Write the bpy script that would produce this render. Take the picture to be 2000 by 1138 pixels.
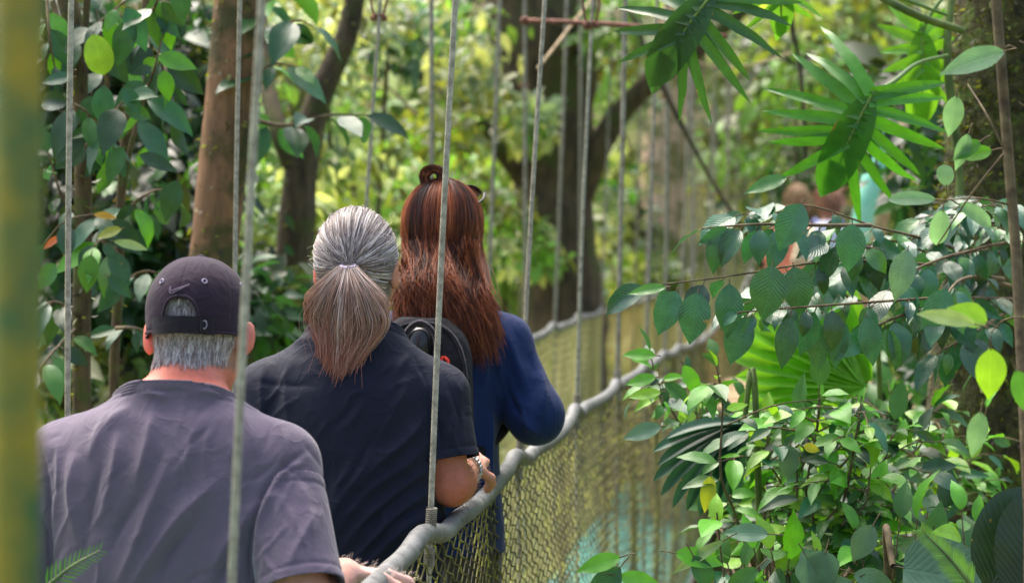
import bpy, math, random
import numpy as np
from mathutils import Matrix, Vector

rng = np.random.default_rng(7)
random.seed(7)
for o in list(bpy.data.objects):
    bpy.data.objects.remove(o)
SC = bpy.context.scene
COLL = SC.collection
PI = math.pi

# ------------------------------------------------------------------ camera, sky, sun, exposure
EYE = 1.62
FPX = 4700.0
PITCH = math.atan2(147, FPX)
YAW = math.atan2(586, FPX)
cam_d = bpy.data.cameras.new('camera')
cam = bpy.data.objects.new('camera', cam_d)
COLL.objects.link(cam)
cam_d.sensor_width = 36.0
cam_d.lens = 36.0 * FPX / 2000.0
cam_d.clip_start = 0.05
cam_d.clip_end = 500
cam_d.dof.use_dof = True
cam_d.dof.focus_distance = 4.85
cam_d.dof.aperture_fstop = 4.4
cam.location = (0, 0, EYE)
cam.rotation_euler = (PI / 2 - PITCH, 0, YAW)
SC.camera = cam
_R = np.array(cam.rotation_euler.to_matrix())
RIGHT, UPV, FWD = _R[:, 0], _R[:, 1], -_R[:, 2]
CAM = np.array([0, 0, EYE])


def P(x, y, d):
    return CAM + d * (FWD + (x - 1000.0) / FPX * RIGHT + (569.0 - y) / FPX * UPV)


def PX(V):
    q = np.asarray(V) - CAM
    d = q @ FWD
    return np.stack([1000 + FPX * (q @ RIGHT) / d, 569 - FPX * (q @ UPV) / d], -1), d


SUN_EL, SUN_AZ = 62.0, -38.0          # azimuth measured from +Y towards +X
w = bpy.data.worlds.new('World')
SC.world = w
w.use_nodes = True
nt = w.node_tree
sky = nt.nodes.new('ShaderNodeTexSky')
sky.sky_type = 'NISHITA'
sky.sun_disc = False
sky.sun_elevation = math.radians(SUN_EL)
sky.sun_rotation = math.radians(SUN_AZ)
sky.air_density = 1.0
sky.dust_density = 6.0
nt.links.new(sky.outputs[0], nt.nodes['Background'].inputs[0])
nt.nodes['Background'].inputs[1].default_value = 0.15
sl = bpy.data.lights.new('sun', 'SUN')
sl.energy = 2.3
sl.angle = math.radians(50)
sl.color = (1.0, 0.95, 0.86)
so = bpy.data.objects.new('sun', sl)
COLL.objects.link(so)
_sd = Vector((math.sin(math.radians(SUN_AZ)) * math.cos(math.radians(SUN_EL)),
              math.cos(math.radians(SUN_AZ)) * math.cos(math.radians(SUN_EL)),
              math.sin(math.radians(SUN_EL))))
so.rotation_euler = _sd.to_track_quat('Z', 'Y').to_euler()
SC.view_settings.view_transform = 'Standard'
SC.view_settings.look = 'None'
SC.view_settings.gamma = 1
SC.view_settings.exposure = 1.4

# ------------------------------------------------------------------ small helpers


def lin(r, g, b):
    f = lambda c: (c / 255 / 12.92) if c / 255 <= 0.04045 else ((c / 255 + 0.055) / 1.055) ** 2.4
    return np.array([f(r), f(g), f(b)])


def unit(v):
    v = np.asarray(v, float)
    return v / (np.linalg.norm(v, axis=-1, keepdims=True) + 1e-12)


def sst(a, b, x):
    t = np.clip((x - a) / (b - a), 0, 1)
    return t * t * (3 - 2 * t)


def wob(p, f, seed=0):
    """cheap smooth noise in -1..1 (sum of sines)"""
    r = np.random.default_rng(seed)
    out = 0
    for k in range(5):
        d = r.normal(size=3)
        d = d / np.linalg.norm(d) * f * (0.7 + 0.5 * k)
        out = out + np.sin(p @ d + r.uniform(0, 6.28)) / (1 + 0.5 * k)
    return out / 2.6


LOC = {}


def empty(name, loc, label=None, cat=None, group=None, kind=None):
    o = bpy.data.objects.new(name, None)
    COLL.objects.link(o)
    o.location = loc
    o.empty_display_size = 0.1
    LOC[o.name] = np.array(loc, float)
    tag(o, label, cat, group, kind)
    return o


def tag(o, label=None, cat=None, group=None, kind=None):
    if label:
        o['label'] = label
    if cat:
        o['category'] = cat
    if group:
        o['group'] = group
    if kind:
        o['kind'] = kind
    return o


def mesh_obj(name, V, F, mat, parent=None, origin=None, smooth=True, col=None, uv=None):
    """V world coords; F int array (n,3|4) or list of arrays"""
    V = np.asarray(V, float)
    if parent is not None:
        off = LOC[parent.name]
    else:
        off = np.zeros(3) if origin is None else np.asarray(origin, float)
    me = bpy.data.meshes.new(name)
    Fs = F if isinstance(F, list) else [F]
    Fs = [np.asarray(f, np.int32) for f in Fs if len(f)]
    loops = np.concatenate([f.ravel() for f in Fs])
    sizes = np.concatenate([np.full(len(f), f.shape[1], np.int32) for f in Fs])
    starts = np.concatenate([[0], np.cumsum(sizes)[:-1]]).astype(np.int32)
    me.vertices.add(len(V))
    me.vertices.foreach_set('co', (V - off).astype(np.float32).ravel())
    me.loops.add(len(loops))
    me.loops.foreach_set('vertex_index', loops)
    me.polygons.add(len(sizes))
    me.polygons.foreach_set('loop_start', starts)
    me.polygons.foreach_set('use_smooth', np.full(len(sizes), smooth))
    me.update(calc_edges=True)
    if col is not None:
        a = me.color_attributes.new('Col', 'FLOAT_COLOR', 'POINT')
        c4 = np.ones((len(V), 4), np.float32)
        c4[:, :3] = col
        a.data.foreach_set('color', c4.ravel())
    if uv is not None:
        l = me.uv_layers.new(name='UVMap')
        l.data.foreach_set('uv', np.asarray(uv, np.float32)[loops].ravel())
    if mat:
        me.materials.append(mat)
    o = bpy.data.objects.new(name, me)
    COLL.objects.link(o)
    if parent is not None:
        o.parent = parent
    else:
        o.location = off
    LOC[o.name] = off
    return o


class Geo:
    def __init__(s):
        s.V, s.F, s.C, s.U, s.n = [], [], [], [], 0

    def add(s, V, F, C=None, U=None):
        V = np.asarray(V, float)
        s.V.append(V)
        for f in (F if isinstance(F, list) else [F]):
            s.F.append(np.asarray(f) + s.n)
        s.C.append(np.broadcast_to(np.array([.5, .5, .5]) if C is None else C, (len(V), 3)))
        s.U.append(np.zeros((len(V), 2)) if U is None else U)
        s.n += len(V)
        return s

    def build(s, name, mat, parent=None, origin=None, smooth=True):
        return mesh_obj(name, np.concatenate(s.V), s.F, mat, parent, origin, smooth,
                        np.concatenate(s.C), np.concatenate(s.U))


def spline(pts, m):
    """Catmull-Rom through pts (k,c) -> (m,c)"""
    pts = np.asarray(pts, float)
    k = len(pts)
    if k == 2:
        return pts[0] + (pts[1] - pts[0]) * np.linspace(0, 1, m)[:, None]
    sl_ = np.linalg.norm(np.diff(pts, axis=0), axis=1)
    if k > 2 and sl_.max() > 2.5 * np.median(sl_) and pts.shape[1] == 3:      # long spans get points of their own: no overshoot
        lim = max(np.median(sl_), 1e-4) * 1.2
        out = [pts[:1]]
        for a_, b_, l_ in zip(pts[:-1], pts[1:], sl_):
            c_ = max(1, min(12, int(np.ceil(l_ / lim))))
            out.append(a_ + (b_ - a_) * (np.arange(1, c_ + 1) / c_)[:, None])
        pts = np.vstack(out)
        k = len(pts)
    q = np.vstack([2 * pts[0] - pts[1], pts, 2 * pts[-1] - pts[-2]])
    u = np.linspace(0, k - 1 - 1e-9, m)
    i = u.astype(int)
    t = (u - i)[:, None]
    p0, p1, p2, p3 = q[i], q[i + 1], q[i + 2], q[i + 3]
    return 0.5 * (2 * p1 + (p2 - p0) * t + (2 * p0 - 5 * p1 + 4 * p2 - p3) * t * t + (3 * p1 - p0 - 3 * p2 + p3) * t ** 3)


def tubes(paths, rad, sides=6, col=None, cap=False, bump=0.0, seed=1):
    """paths (N,M,3), rad scalar|(N,M) -> V,F,C,UV"""
    paths = np.asarray(paths, float)
    if paths.ndim == 2:
        paths = paths[None]
    N, M, _ = paths.shape
    rad = np.broadcast_to(np.asarray(rad, float), (N, M)) if np.ndim(rad) != 1 else np.broadcast_to(np.asarray(rad)[None], (N, M))
    T = unit(np.gradient(paths, axis=1))
    mean = unit(paths[:, -1] - paths[:, 0] + 1e-6)
    ax = np.argmin(np.abs(mean), axis=1)
    ref = np.eye(3)[ax][:, None, :]
    e1 = unit(np.cross(T, ref))
    e2 = np.cross(T, e1)
    a = np.arange(sides) * 2 * PI / sides
    V = paths[:, :, None, :] + rad[:, :, None, None] * (np.cos(a)[None, None, :, None] * e1[:, :, None, :] + np.sin(a)[None, None, :, None] * e2[:, :, None, :])
    if bump:
        Q = V.reshape(-1, 3)
        amt = wob(Q, 9, seed) + 0.6 * wob(Q, 28, seed + 3)
        V = V + ((V - paths[:, :, None, :]) * (bump * amt).reshape(N, M, sides, 1))
    idx = np.arange(N * M * sides).reshape(N, M, sides)
    i0, i1 = idx[:, :-1], idx[:, 1:]
    F = np.stack([i0, np.roll(i0, -1, 2), np.roll(i1, -1, 2), i1], -1).reshape(-1, 4)
    C = None
    if col is not None:
        col = np.asarray(col, float)
        if col.ndim == 2:
            col = col[:, None, :]
        C = np.broadcast_to(col[:, :, None, :] if col.ndim == 3 else col, (N, M, sides, 3)).reshape(-1, 3)
    ln = np.concatenate([np.zeros((N, 1)), np.cumsum(np.linalg.norm(np.diff(paths, axis=1), axis=2), 1)], 1)
    U = np.stack([np.broadcast_to(a / (2 * PI), (N, M, sides)), np.broadcast_to(ln[:, :, None], (N, M, sides))], -1).reshape(-1, 2)
    V = V.reshape(-1, 3)
    if cap and sides > 2:
        n0 = len(V)
        V = np.vstack([V, paths[:, 0], paths[:, -1]])
        fa = np.stack([np.broadcast_to(n0 + np.arange(N)[:, None], (N, sides)), np.roll(idx[:, 0], -1, 1), idx[:, 0]], -1).reshape(-1, 3)
        fb = np.stack([np.broadcast_to(n0 + N + np.arange(N)[:, None], (N, sides)), idx[:, -1], np.roll(idx[:, -1], -1, 1)], -1).reshape(-1, 3)
        if C is not None:
            C = np.vstack([C, C[idx[:, 0, 0]], C[idx[:, -1, 0]]])
        U = np.vstack([U, np.zeros((2 * N, 2))])
        return V, [F, fa, fb], C, U
    return V, [F], C, U


def box(c, s, R=None):
    c = np.asarray(c, float)
    s = np.asarray(s, float) / 2
    v = np.array([[x, y, z] for x in (-1, 1) for y in (-1, 1) for z in (-1, 1)]) * s
    if R is not None:
        v = v @ np.asarray(R).T
    f = np.array([[0, 1, 3, 2], [4, 6, 7, 5], [0, 4, 5, 1], [2, 3, 7, 6], [0, 2, 6, 4], [1, 5, 7, 3]])
    return v + c, f


def sphere(c, r, nu=16, nv=10):
    th = np.linspace(0, PI, nv)
    ph = np.arange(nu) * 2 * PI / nu
    V = np.stack([np.sin(th)[:, None] * np.cos(ph), np.sin(th)[:, None] * np.sin(ph), np.cos(th)[:, None] + 0 * ph], -1)
    V = V.reshape(-1, 3) * np.asarray(r) + np.asarray(c)
    idx = np.arange(nu * nv).reshape(nv, nu)
    F = np.stack([idx[:-1], idx[1:], np.roll(idx[1:], -1, 1), np.roll(idx[:-1], -1, 1)], -1).reshape(-1, 4)
    return V, F


def torus(c, e1, e2, R, r, nu=20, nv=8):
    a = np.linspace(0, 2 * PI, nu + 1)
    p = np.asarray(c) + R * (np.cos(a)[:, None] * e1 + np.sin(a)[:, None] * e2)
    V, F, _, _ = tubes(p, r, nv)
    return V, F


# ------------------------------------------------------------------ materials


def new_mat(name):
    m = bpy.data.materials.new(name)
    m.use_nodes = True
    t = m.node_tree
    b = t.nodes['Principled BSDF']
    return m, t, b


def noise_node(t, scale, detail=4, rough=0.55, coord='Object', vec=None):
    n = t.nodes.new('ShaderNodeTexNoise')
    n.inputs['Scale'].default_value = scale
    n.inputs['Detail'].default_value = detail
    n.inputs['Roughness'].default_value = rough
    if vec is None:
        tc = t.nodes.new('ShaderNodeTexCoord')
        vec = tc.outputs[coord]
    t.links.new(vec, n.inputs['Vector'])
    return n


def ramp(t, src, stops):
    r = t.nodes.new('ShaderNodeValToRGB')
    e = r.color_ramp.elements
    while len(e) < len(stops):
        e.new(0.5)
    for k, (p, c) in enumerate(stops):
        e[k].position = p
        e[k].color = (*c, 1) if len(c) == 3 else c
    t.links.new(src, r.inputs[0])
    return r


def mapping(t, scale, coord='Object'):
    tc = t.nodes.new('ShaderNodeTexCoord')
    mp = t.nodes.new('ShaderNodeMapping')
    mp.inputs['Scale'].default_value = scale
    t.links.new(tc.outputs[coord], mp.inputs['Vector'])
    return mp.outputs[0]


def bump(t, b, h, strength, dist=0.01):
    n = t.nodes.new('ShaderNodeBump')
    n.inputs['Strength'].default_value = strength
    n.inputs['Distance'].default_value = dist
    t.links.new(h, n.inputs['Height'])
    t.links.new(n.outputs[0], b.inputs['Normal'])


def math_node(t, op, a, b=None, c=None):
    n = t.nodes.new('ShaderNodeMath')
    n.operation = op
    for k, v in enumerate((a, b, c)):
        if v is None:
            continue
        if isinstance(v, (int, float)):
            n.inputs[k].default_value = v
        else:
            t.links.new(v, n.inputs[k])
    return n.outputs[0]


def mat_noise(name, c1, c2, scale=8, rough=0.8, bscale=None, bstr=0.3, metallic=0, stretch=None, spec=0.5, lo=0.35, hi=0.65, c3=None, scale3=3, p3=0.6, bdist=0.005):
    m, t, b = new_mat(name)
    vec = mapping(t, stretch) if stretch else None
    n = noise_node(t, scale, 6, 0.6, vec=vec)
    r = ramp(t, n.outputs[0], [(lo, c1), (hi, c2)])
    out = r.outputs[0]
    if c3 is not None:
        n3 = noise_node(t, scale3, 6, 0.65)
        r3 = ramp(t, n3.outputs[0], [(p3 - 0.05, (0, 0, 0)), (p3 + 0.05, (1, 1, 1))])
        mx = t.nodes.new('ShaderNodeMix')
        mx.data_type = 'RGBA'
        t.links.new(r3.outputs[0], mx.inputs[0])
        t.links.new(out, mx.inputs[6])
        mx.inputs[7].default_value = (*c3, 1)
        out = mx.outputs[2]
    t.links.new(out, b.inputs['Base Color'])
    b.inputs['Roughness'].default_value = rough
    b.inputs['Metallic'].default_value = metallic
    b.inputs['Specular IOR Level'].default_value = spec
    if bscale:
        nb = noise_node(t, bscale, 5, 0.6, vec=vec)
        bump(t, b, nb.outputs[0], bstr, bdist)
    return m


def mat_leaf(name, rough=0.33, transl=0.3, veins=7.0, vstr=0.22, spec=0.5, detail=True):
    m, t, b = new_mat(name)
    at = t.nodes.new('ShaderNodeAttribute')
    at.attribute_name = 'Col'
    col = at.outputs['Color']
    if detail:
        uv = t.nodes.new('ShaderNodeUVMap')
        sep = t.nodes.new('ShaderNodeSeparateXYZ')
        t.links.new(uv.outputs[0], sep.inputs[0])
        s = math_node(t, 'ABSOLUTE', sep.outputs[0])
        ph = math_node(t, 'MULTIPLY', math_node(t, 'SUBTRACT', sep.outputs[1], math_node(t, 'MULTIPLY', s, 0.28)), veins * 6.283)
        wv = math_node(t, 'SINE', ph)
        wv = math_node(t, 'POWER', math_node(t, 'ABSOLUTE', wv), 0.5)
        mid = math_node(t, 'SMOOTH_MIN', math_node(t, 'MULTIPLY', s, 14.0), 1.0, 0.2)
        h = math_node(t, 'MULTIPLY', wv, mid)
        n = noise_node(t, 35, 4)
        # colour: veins a little paler, blotchy surface
        mul = math_node(t, 'ADD', math_node(t, 'MULTIPLY', n.outputs[0], 0.8), 0.62)
        inv = math_node(t, 'SUBTRACT', 1.0, h)
        mul = math_node(t, 'ADD', mul, math_node(t, 'MULTIPLY', inv, 0.2))
        mx = t.nodes.new('ShaderNodeMix')
        mx.data_type = 'RGBA'
        mx.blend_type = 'MULTIPLY'
        mx.inputs[0].default_value = 1
        t.links.new(col, mx.inputs[6])
        cmb = t.nodes.new('ShaderNodeCombineColor')
        for k in range(3):
            t.links.new(mul, cmb.inputs[k])
        t.links.new(cmb.outputs[0], mx.inputs[7])
        col = mx.outputs[2]
        nd = noise_node(t, 26, 5, 0.7)
        edge_ = math_node(t, 'MULTIPLY', math_node(t, 'POWER', s, 6.0), 0.10)
        rd = ramp(t, math_node(t, 'ADD', nd.outputs[0], edge_), [(0.70, (0, 0, 0)), (0.735, (1, 1, 1))])
        m2 = t.nodes.new('ShaderNodeMix')
        m2.data_type = 'RGBA'
        t.links.new(rd.outputs[0], m2.inputs[0])
        t.links.new(col, m2.inputs[6])
        m2.inputs[7].default_value = (*lin(138, 118, 54), 1)
        col = m2.outputs[2]
        bump(t, b, h, vstr, 0.004)
        rr = math_node(t, 'ADD', math_node(t, 'MULTIPLY', n.outputs[0], 0.25), rough - 0.1)
        t.links.new(rr, b.inputs['Roughness'])
    else:
        b.inputs['Roughness'].default_value = rough
    t.links.new(col, b.inputs['Base Color'])
    b.inputs['Specular IOR Level'].default_value = spec
    if transl > 0:
        tr = t.nodes.new('ShaderNodeBsdfTranslucent')
        g = t.nodes.new('ShaderNodeMix')
        g.data_type = 'RGBA'
        g.blend_type = 'MULTIPLY'
        g.inputs[0].default_value = 1
        t.links.new(col, g.inputs[6])
        g.inputs[7].default_value = (2.0, 1.8, 0.95, 1)
        t.links.new(g.outputs[2], tr.inputs[0])
        ms = t.nodes.new('ShaderNodeMixShader')
        ms.inputs[0].default_value = transl
        t.links.new(b.outputs[0], ms.inputs[1])
        t.links.new(tr.outputs[0], ms.inputs[2])
        t.links.new(ms.outputs[0], t.nodes['Material Output'].inputs[0])
    return m


def mat_attr(name, rough=0.5, spec=0.5, nscale=0, namt=0.0, bscale=0, bstr=0.2, sss=0.0, bdist=0.002):
    m, t, b = new_mat(name)
    at = t.nodes.new('ShaderNodeAttribute')
    at.attribute_name = 'Col'
    col = at.outputs['Color']
    if namt:
        n = noise_node(t, nscale, 5, 0.6)
        v = math_node(t, 'ADD', math_node(t, 'MULTIPLY', n.outputs[0], 2 * namt), 1 - namt)
        cmb = t.nodes.new('ShaderNodeCombineColor')
        for k in range(3):
            t.links.new(v, cmb.inputs[k])
        mx = t.nodes.new('ShaderNodeMix')
        mx.data_type = 'RGBA'
        mx.blend_type = 'MULTIPLY'
        mx.inputs[0].default_value = 1
        t.links.new(col, mx.inputs[6])
        t.links.new(cmb.outputs[0], mx.inputs[7])
        col = mx.outputs[2]
    t.links.new(col, b.inputs['Base Color'])
    b.inputs['Roughness'].default_value = rough
    b.inputs['Specular IOR Level'].default_value = spec
    if bscale:
        n = noise_node(t, bscale, 4)
        bump(t, b, n.outputs[0], bstr, bdist)
    if sss:
        b.inputs['Subsurface Weight'].default_value = sss
        b.inputs['Subsurface Radius'].default_value = (0.01, 0.004, 0.002)
        b.inputs['Subsurface Scale'].default_value = 0.6
    return m


def mat_fabric(name, c, var=0.12, rough=0.9, sheen=0.25, weave=900):
    m, t, b = new_mat(name)
    n = noise_node(t, 5, 5)
    n2 = noise_node(t, weave * 0.35, 2)
    v = math_node(t, 'ADD', math_node(t, 'MULTIPLY', n.outputs[0], var), math_node(t, 'MULTIPLY', n2.outputs[0], var * 1.6))
    c = np.asarray(c)
    r = ramp(t, v, [(0.0, tuple(c * 0.8)), (min(1, var * 2.6), tuple(c * 1.2))])
    t.links.new(r.outputs[0], b.inputs['Base Color'])
    b.inputs['Roughness'].default_value = rough
    b.inputs['Specular IOR Level'].default_value = 0.25
    b.inputs['Sheen Weight'].default_value = sheen
    b.inputs['Sheen Roughness'].default_value = 0.5
    n3 = noise_node(t, weave * 0.5, 2)
    n4 = noise_node(t, 15, 3, 0.5)
    n4.inputs['Distortion'].default_value = 0.8
    rdg = math_node(t, 'ABSOLUTE', math_node(t, 'SUBTRACT', n4.outputs[0], 0.5))
    hh = math_node(t, 'ADD', math_node(t, 'MULTIPLY', n3.outputs[0], 0.12), math_node(t, 'MULTIPLY', math_node(t, 'POWER', rdg, 0.7), -1.0))
    bump(t, b, hh, 0.32, 0.012)
    return m


M = {}
M['leaf_near'] = mat_leaf('leaf_near', 0.34, 0.22, spec=0.6)
M['leaf_gloss'] = mat_leaf('leaf_gloss', 0.24, 0.2, veins=6.5, vstr=0.22, spec=0.9)
M['leaf_thin'] = mat_leaf('leaf_thin', 0.45, 0.45, vstr=0.35)
M['leaf_palm'] = mat_leaf('leaf_palm', 0.34, 0.26, veins=0.0, vstr=0.0)
M['leaf_far'] = mat_leaf('leaf_far', 0.42, 0.4, detail=False)
M['twig'] = mat_noise('twig', lin(70, 55, 38), lin(120, 105, 75), 30, 0.85, 60, 0.4)
M['green_stem'] = mat_noise('green_stem', lin(60, 80, 30), lin(110, 130, 60), 14, 0.6)
M['bark_tan'] = mat_noise('bark_tan', lin(92, 70, 48), lin(158, 118, 82), 5, 0.85, 25, 0.7, stretch=(3.0, 3.0, 0.7), c3=lin(72, 70, 34), scale3=4, p3=0.56, bdist=0.012)
M['bark_pink'] = mat_noise('bark_pink', lin(204, 162, 134), lin(242, 208, 182), 4, 0.85, 20, 0.7, stretch=(2.5, 2.5, 0.8), c3=lin(105, 110, 45), scale3=2.2, p3=0.52, bdist=0.02)
M['bark_dark'] = mat_noise('bark_dark', lin(52, 44, 30), lin(96, 82, 56), 6, 0.9, 22, 0.8, stretch=(3, 3, 0.8), c3=lin(70, 78, 28), scale3=3, p3=0.54, bdist=0.02)
M['bark_thin'] = mat_noise('bark_thin', lin(62, 48, 32), lin(112, 96, 66), 16, 0.9, 60, 0.7, stretch=(2, 2, 0.8), c3=lin(80, 88, 36), scale3=12, p3=0.56)
M['bark_moss'] = mat_noise('bark_moss', lin(44, 40, 24), lin(96, 92, 48), 30, 0.95, 55, 1.0, c3=lin(96, 112, 46), scale3=14, p3=0.55, bdist=0.03)
M['moss'] = mat_noise('moss', lin(70, 80, 24), lin(130, 140, 50), 40, 0.95)
M['cable'] = mat_noise('cable', lin(140, 134, 116), lin(196, 190, 170), 60, 0.45, 300, 0.3)
M['cable_plain'] = mat_noise('cable_plain', lin(120, 112, 92), lin(170, 164, 146), 40, 0.5, 400, 0.6)
M['rust'] = mat_noise('rust', lin(88, 52, 38), lin(140, 92, 72), 50, 0.8, 120, 0.5)
M['rail'] = mat_noise('rail', lin(92, 93, 92), lin(126, 127, 125), 22, 0.5, 90, 0.25, c3=lin(66, 66, 62), scale3=34, p3=0.62)
M['wire'] = mat_noise('wire', lin(52, 48, 34), lin(128, 120, 66), 7, 0.7, c3=lin(176, 172, 76), scale3=11, p3=0.58)
M['wire_pale'] = mat_noise('wire_pale', lin(184, 172, 104), lin(220, 210, 144), 5, 0.7, c3=lin(164, 172, 76), scale3=4, p3=0.6)
M['deck'] = mat_noise('deck', lin(70, 170, 155), lin(120, 205, 190), 9, 0.55, 40, 0.3, c3=lin(138, 128, 104), scale3=5, p3=0.6)
M['wood'] = mat_noise('wood', lin(150, 126, 92), lin(196, 172, 132), 7, 0.8, 30, 0.4, stretch=(6, 6, 1))
M['turquoise'] = mat_noise('turquoise', lin(110, 200, 170), lin(150, 220, 195), 6, 0.5)
M['post'] = mat_noise('post', lin(28, 96, 58), lin(170, 148, 26), 2.3, 0.5, 60, 0.1, lo=0.46, hi=0.58, c3=lin(34, 84, 60), scale3=5, p3=0.6)
M['soil'] = mat_noise('soil', lin(52, 58, 24), lin(98, 104, 42), 1.3, 0.95, 8, 0.8, c3=lin(86, 70, 46), scale3=0.7, p3=0.58, bdist=0.05)
M['hill'] = mat_noise('hill', lin(44, 62, 24), lin(106, 124, 48), 0.9, 0.95, 3, 0.8, bdist=0.2)
M['skin'] = mat_attr('skin', 0.5, 0.4, 70, 0.3, 300, 0.35, 0.12)
M['hair'] = mat_attr('hair', 0.42, 0.35)
M['shirt_grey'] = mat_fabric('shirt_grey', lin(98, 87, 103))
M['shirt_navy'] = mat_fabric('shirt_navy', lin(18, 23, 42), sheen=0.04, rough=0.75)
M['jacket'] = mat_fabric('jacket', lin(22, 43, 88), sheen=0.1, rough=0.8)
M['pack'] = mat_fabric('pack', lin(26, 26, 31), weave=500, sheen=0.04)
M['cap'] = mat_fabric('cap', lin(46, 33, 48), sheen=0.08, weave=700)
M['cap_strap'] = mat_fabric('cap_strap', lin(34, 30, 38), weave=500)
M['trousers_dark'] = mat_fabric('trousers_dark', lin(70, 64, 58))
M['trousers_tan'] = mat_fabric('trousers_tan', lin(186, 166, 130))
M['shoe'] = mat_noise('shoe', lin(40, 36, 34), lin(64, 60, 56), 20, 0.7)
M['red'] = mat_noise('red', lin(214, 44, 30), lin(236, 66, 46), 20, 0.6)
M['black_plastic'] = mat_noise('black_plastic', lin(18, 18, 20), lin(34, 32, 34), 20, 0.25)
M['steel'] = mat_noise('steel', lin(150, 150, 150), lin(205, 205, 200), 80, 0.3, metallic=0.9)
M['pale_stitch'] = mat_noise('pale_stitch', lin(150, 138, 160), lin(176, 164, 184), 200, 0.8)
M['dull_stitch'] = mat_noise('dull_stitch', lin(112, 98, 118), lin(136, 120, 142), 200, 0.8)
M['hair_tie'] = mat_noise('hair_tie', lin(176, 160, 180), lin(206, 192, 208), 100, 0.7)
M['eye'] = mat_noise('eye', lin(220, 215, 208), lin(235, 230, 224), 5, 0.2)
M['coral'] = mat_fabric('coral', lin(212, 134, 110))
M['white_cloth'] = mat_fabric('white_cloth', lin(206, 210, 226))
M['blue_cloth'] = mat_fabric('blue_cloth', lin(110, 120, 176))
M['tan_cloth'] = mat_fabric('tan_cloth', lin(200, 184, 150))

# ------------------------------------------------------------------ setting: ground and hill


def ground_z(x, y):
    x = np.asarray(x, float)
    y = np.asarray(y, float)
    rav = -4.6 * np.exp(-((y - 11.5) / 5.0) ** 2) - 2.2 * sst(-0.1, -2.2, x) * np.exp(-((y - 5) / 5.0) ** 2)
    bank = sst(0.2, 2.4, x) * sst(22, 7, y)
    rav = rav * (1 - 0.86 * bank)
    z = rav - 0.35 * sst(1.5, 4.5, y) + 0.35 * sst(14, 18, y)
    z = z + 0.62 * np.maximum(0, y - 30) + 0.1 * wob(np.stack([x, y, 0 * x], -1), 0.9, 5)
    return z


gx = np.concatenate([np.linspace(-150, -26, 20), np.linspace(-25, 25, 130), np.linspace(26, 150, 20)])
gy = np.concatenate([np.linspace(-60, -6, 12), np.linspace(-5, 45, 140), np.linspace(46, 150, 30)])
GX, GY = np.meshgrid(gx, gy, indexing='ij')
GZ = ground_z(GX, GY)
idx = np.arange(GX.size).reshape(GX.shape)
gf = np.stack([idx[:-1, :-1], idx[1:, :-1], idx[1:, 1:], idx[:-1, 1:]], -1).reshape(-1, 4)
tag(mesh_obj('ground', np.stack([GX, GY, GZ], -1).reshape(-1, 3), gf, M['soil']), 'mossy brown and green forest floor sloping into a ravine', kind='structure')

# ------------------------------------------------------------------ hanging bridge
Z0, TN = 4.7, 0.318
VX, VY = 1586.0, 422.0


def depth_n(n):
    return Z0 * (1 + TN * np.asarray(n, float))


DIP_R = ([-3, 2, 3, 5, 8, 12, 17, 19], [0, 0, .02, .075, .22, .26, .05, 0])
DIP_L = ([-3, 5, 7, 10, 12, 17, 19], [0, 0, .01, .085, .11, .02, 0])


def rail_pt(n, side, jit=True):
    n = np.asarray(n, float)
    x0 = 840.0 if side == 'R' else 130.0
    d = depth_n(n)
    xp = VX - (VX - x0) / (1 + TN * n)
    p = CAM + d[..., None] * (FWD + ((xp - 1000) / FPX)[..., None] * RIGHT + (569 - VY) / FPX * UPV)
    dip = np.interp(n, *(DIP_R if side == 'R' else DIP_L))
    u = n - np.floor(n)
    sag = 0.018 * 4 * u * (1 - u)
    near = np.round(n)
    dn = n - near
    amp = 0.5 + 0.9 * np.abs(np.sin(near * 12.9898 + (1 if side == 'R' else 2)))
    bumpz = amp * (0.010 * np.exp(-((dn + 0.07) / 0.055) ** 2) - 0.010 * np.exp(-((dn - 0.10) / 0.07) ** 2))
    if not jit:
        bumpz, sag = 0, 0
    q = p.copy()
    q[..., 2] = p[..., 2] - 620.0 / 1000.0 * 1.0 - dip - sag + bumpz
    q[..., 0] += 0.008 * np.sin(n * 5.1) * (1 if jit else 0)
    return q


def deck_pt(n, side):
    q = rail_pt(n, side, False)
    q[..., 2] -= 0.99 + 0.42 * sst(1.6, 5, np.asarray(n, float)) * (1 - sst(9, 14, np.asarray(n, float)))
    return q


bridge = empty('hanging_bridge', (-1.0, 5.0, 0.0),
               'narrow hanging footbridge of wire netting and steel cables with grey tube handrails', 'bridge')
N_END = 17.0
nn = np.arange(-2.6, N_END + .1, 0.02)
for side in 'LR':
    pts = rail_pt(nn, side)
    V, F, C, U = tubes(pts, 0.0198 + 0.0005 * np.sin(nn * 40), 14, cap=True)
    mesh_obj('handrail', V, F, M['rail'], bridge)

# deck: plank boards across, one mesh, with two side beams
g = Geo()
k = -2.5
while k < N_END:
    dn = 0.085
    a, b = deck_pt(np.array([k, k + dn]), 'L'), deck_pt(np.array([k, k + dn]), 'R')
    off = rng.normal(0, 0.003)
    c4 = np.array([a[0], b[0], b[1], a[1]])
    c4[:, 2] += off
    lo = c4.copy()
    lo[:, 2] -= 0.03
    g.add(np.vstack([lo, c4]), np.array([[0, 3, 2, 1], [4, 5, 6, 7], [0, 1, 5, 4], [1, 2, 6, 5], [2, 3, 7, 6], [3, 0, 4, 7]]))
    k += 0.093
g.build('deck', M['deck'], bridge, smooth=False)
for side in 'LR':
    pts = deck_pt(np.arange(-2.5, N_END + .1, 0.25), side)
    pts[:, 2] -= 0.055
    V, F, C, U = tubes(pts, 0.024, 8, cap=True)
    mesh_obj('deck_cable', V, F, M['cable_plain'], bridge)

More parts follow.
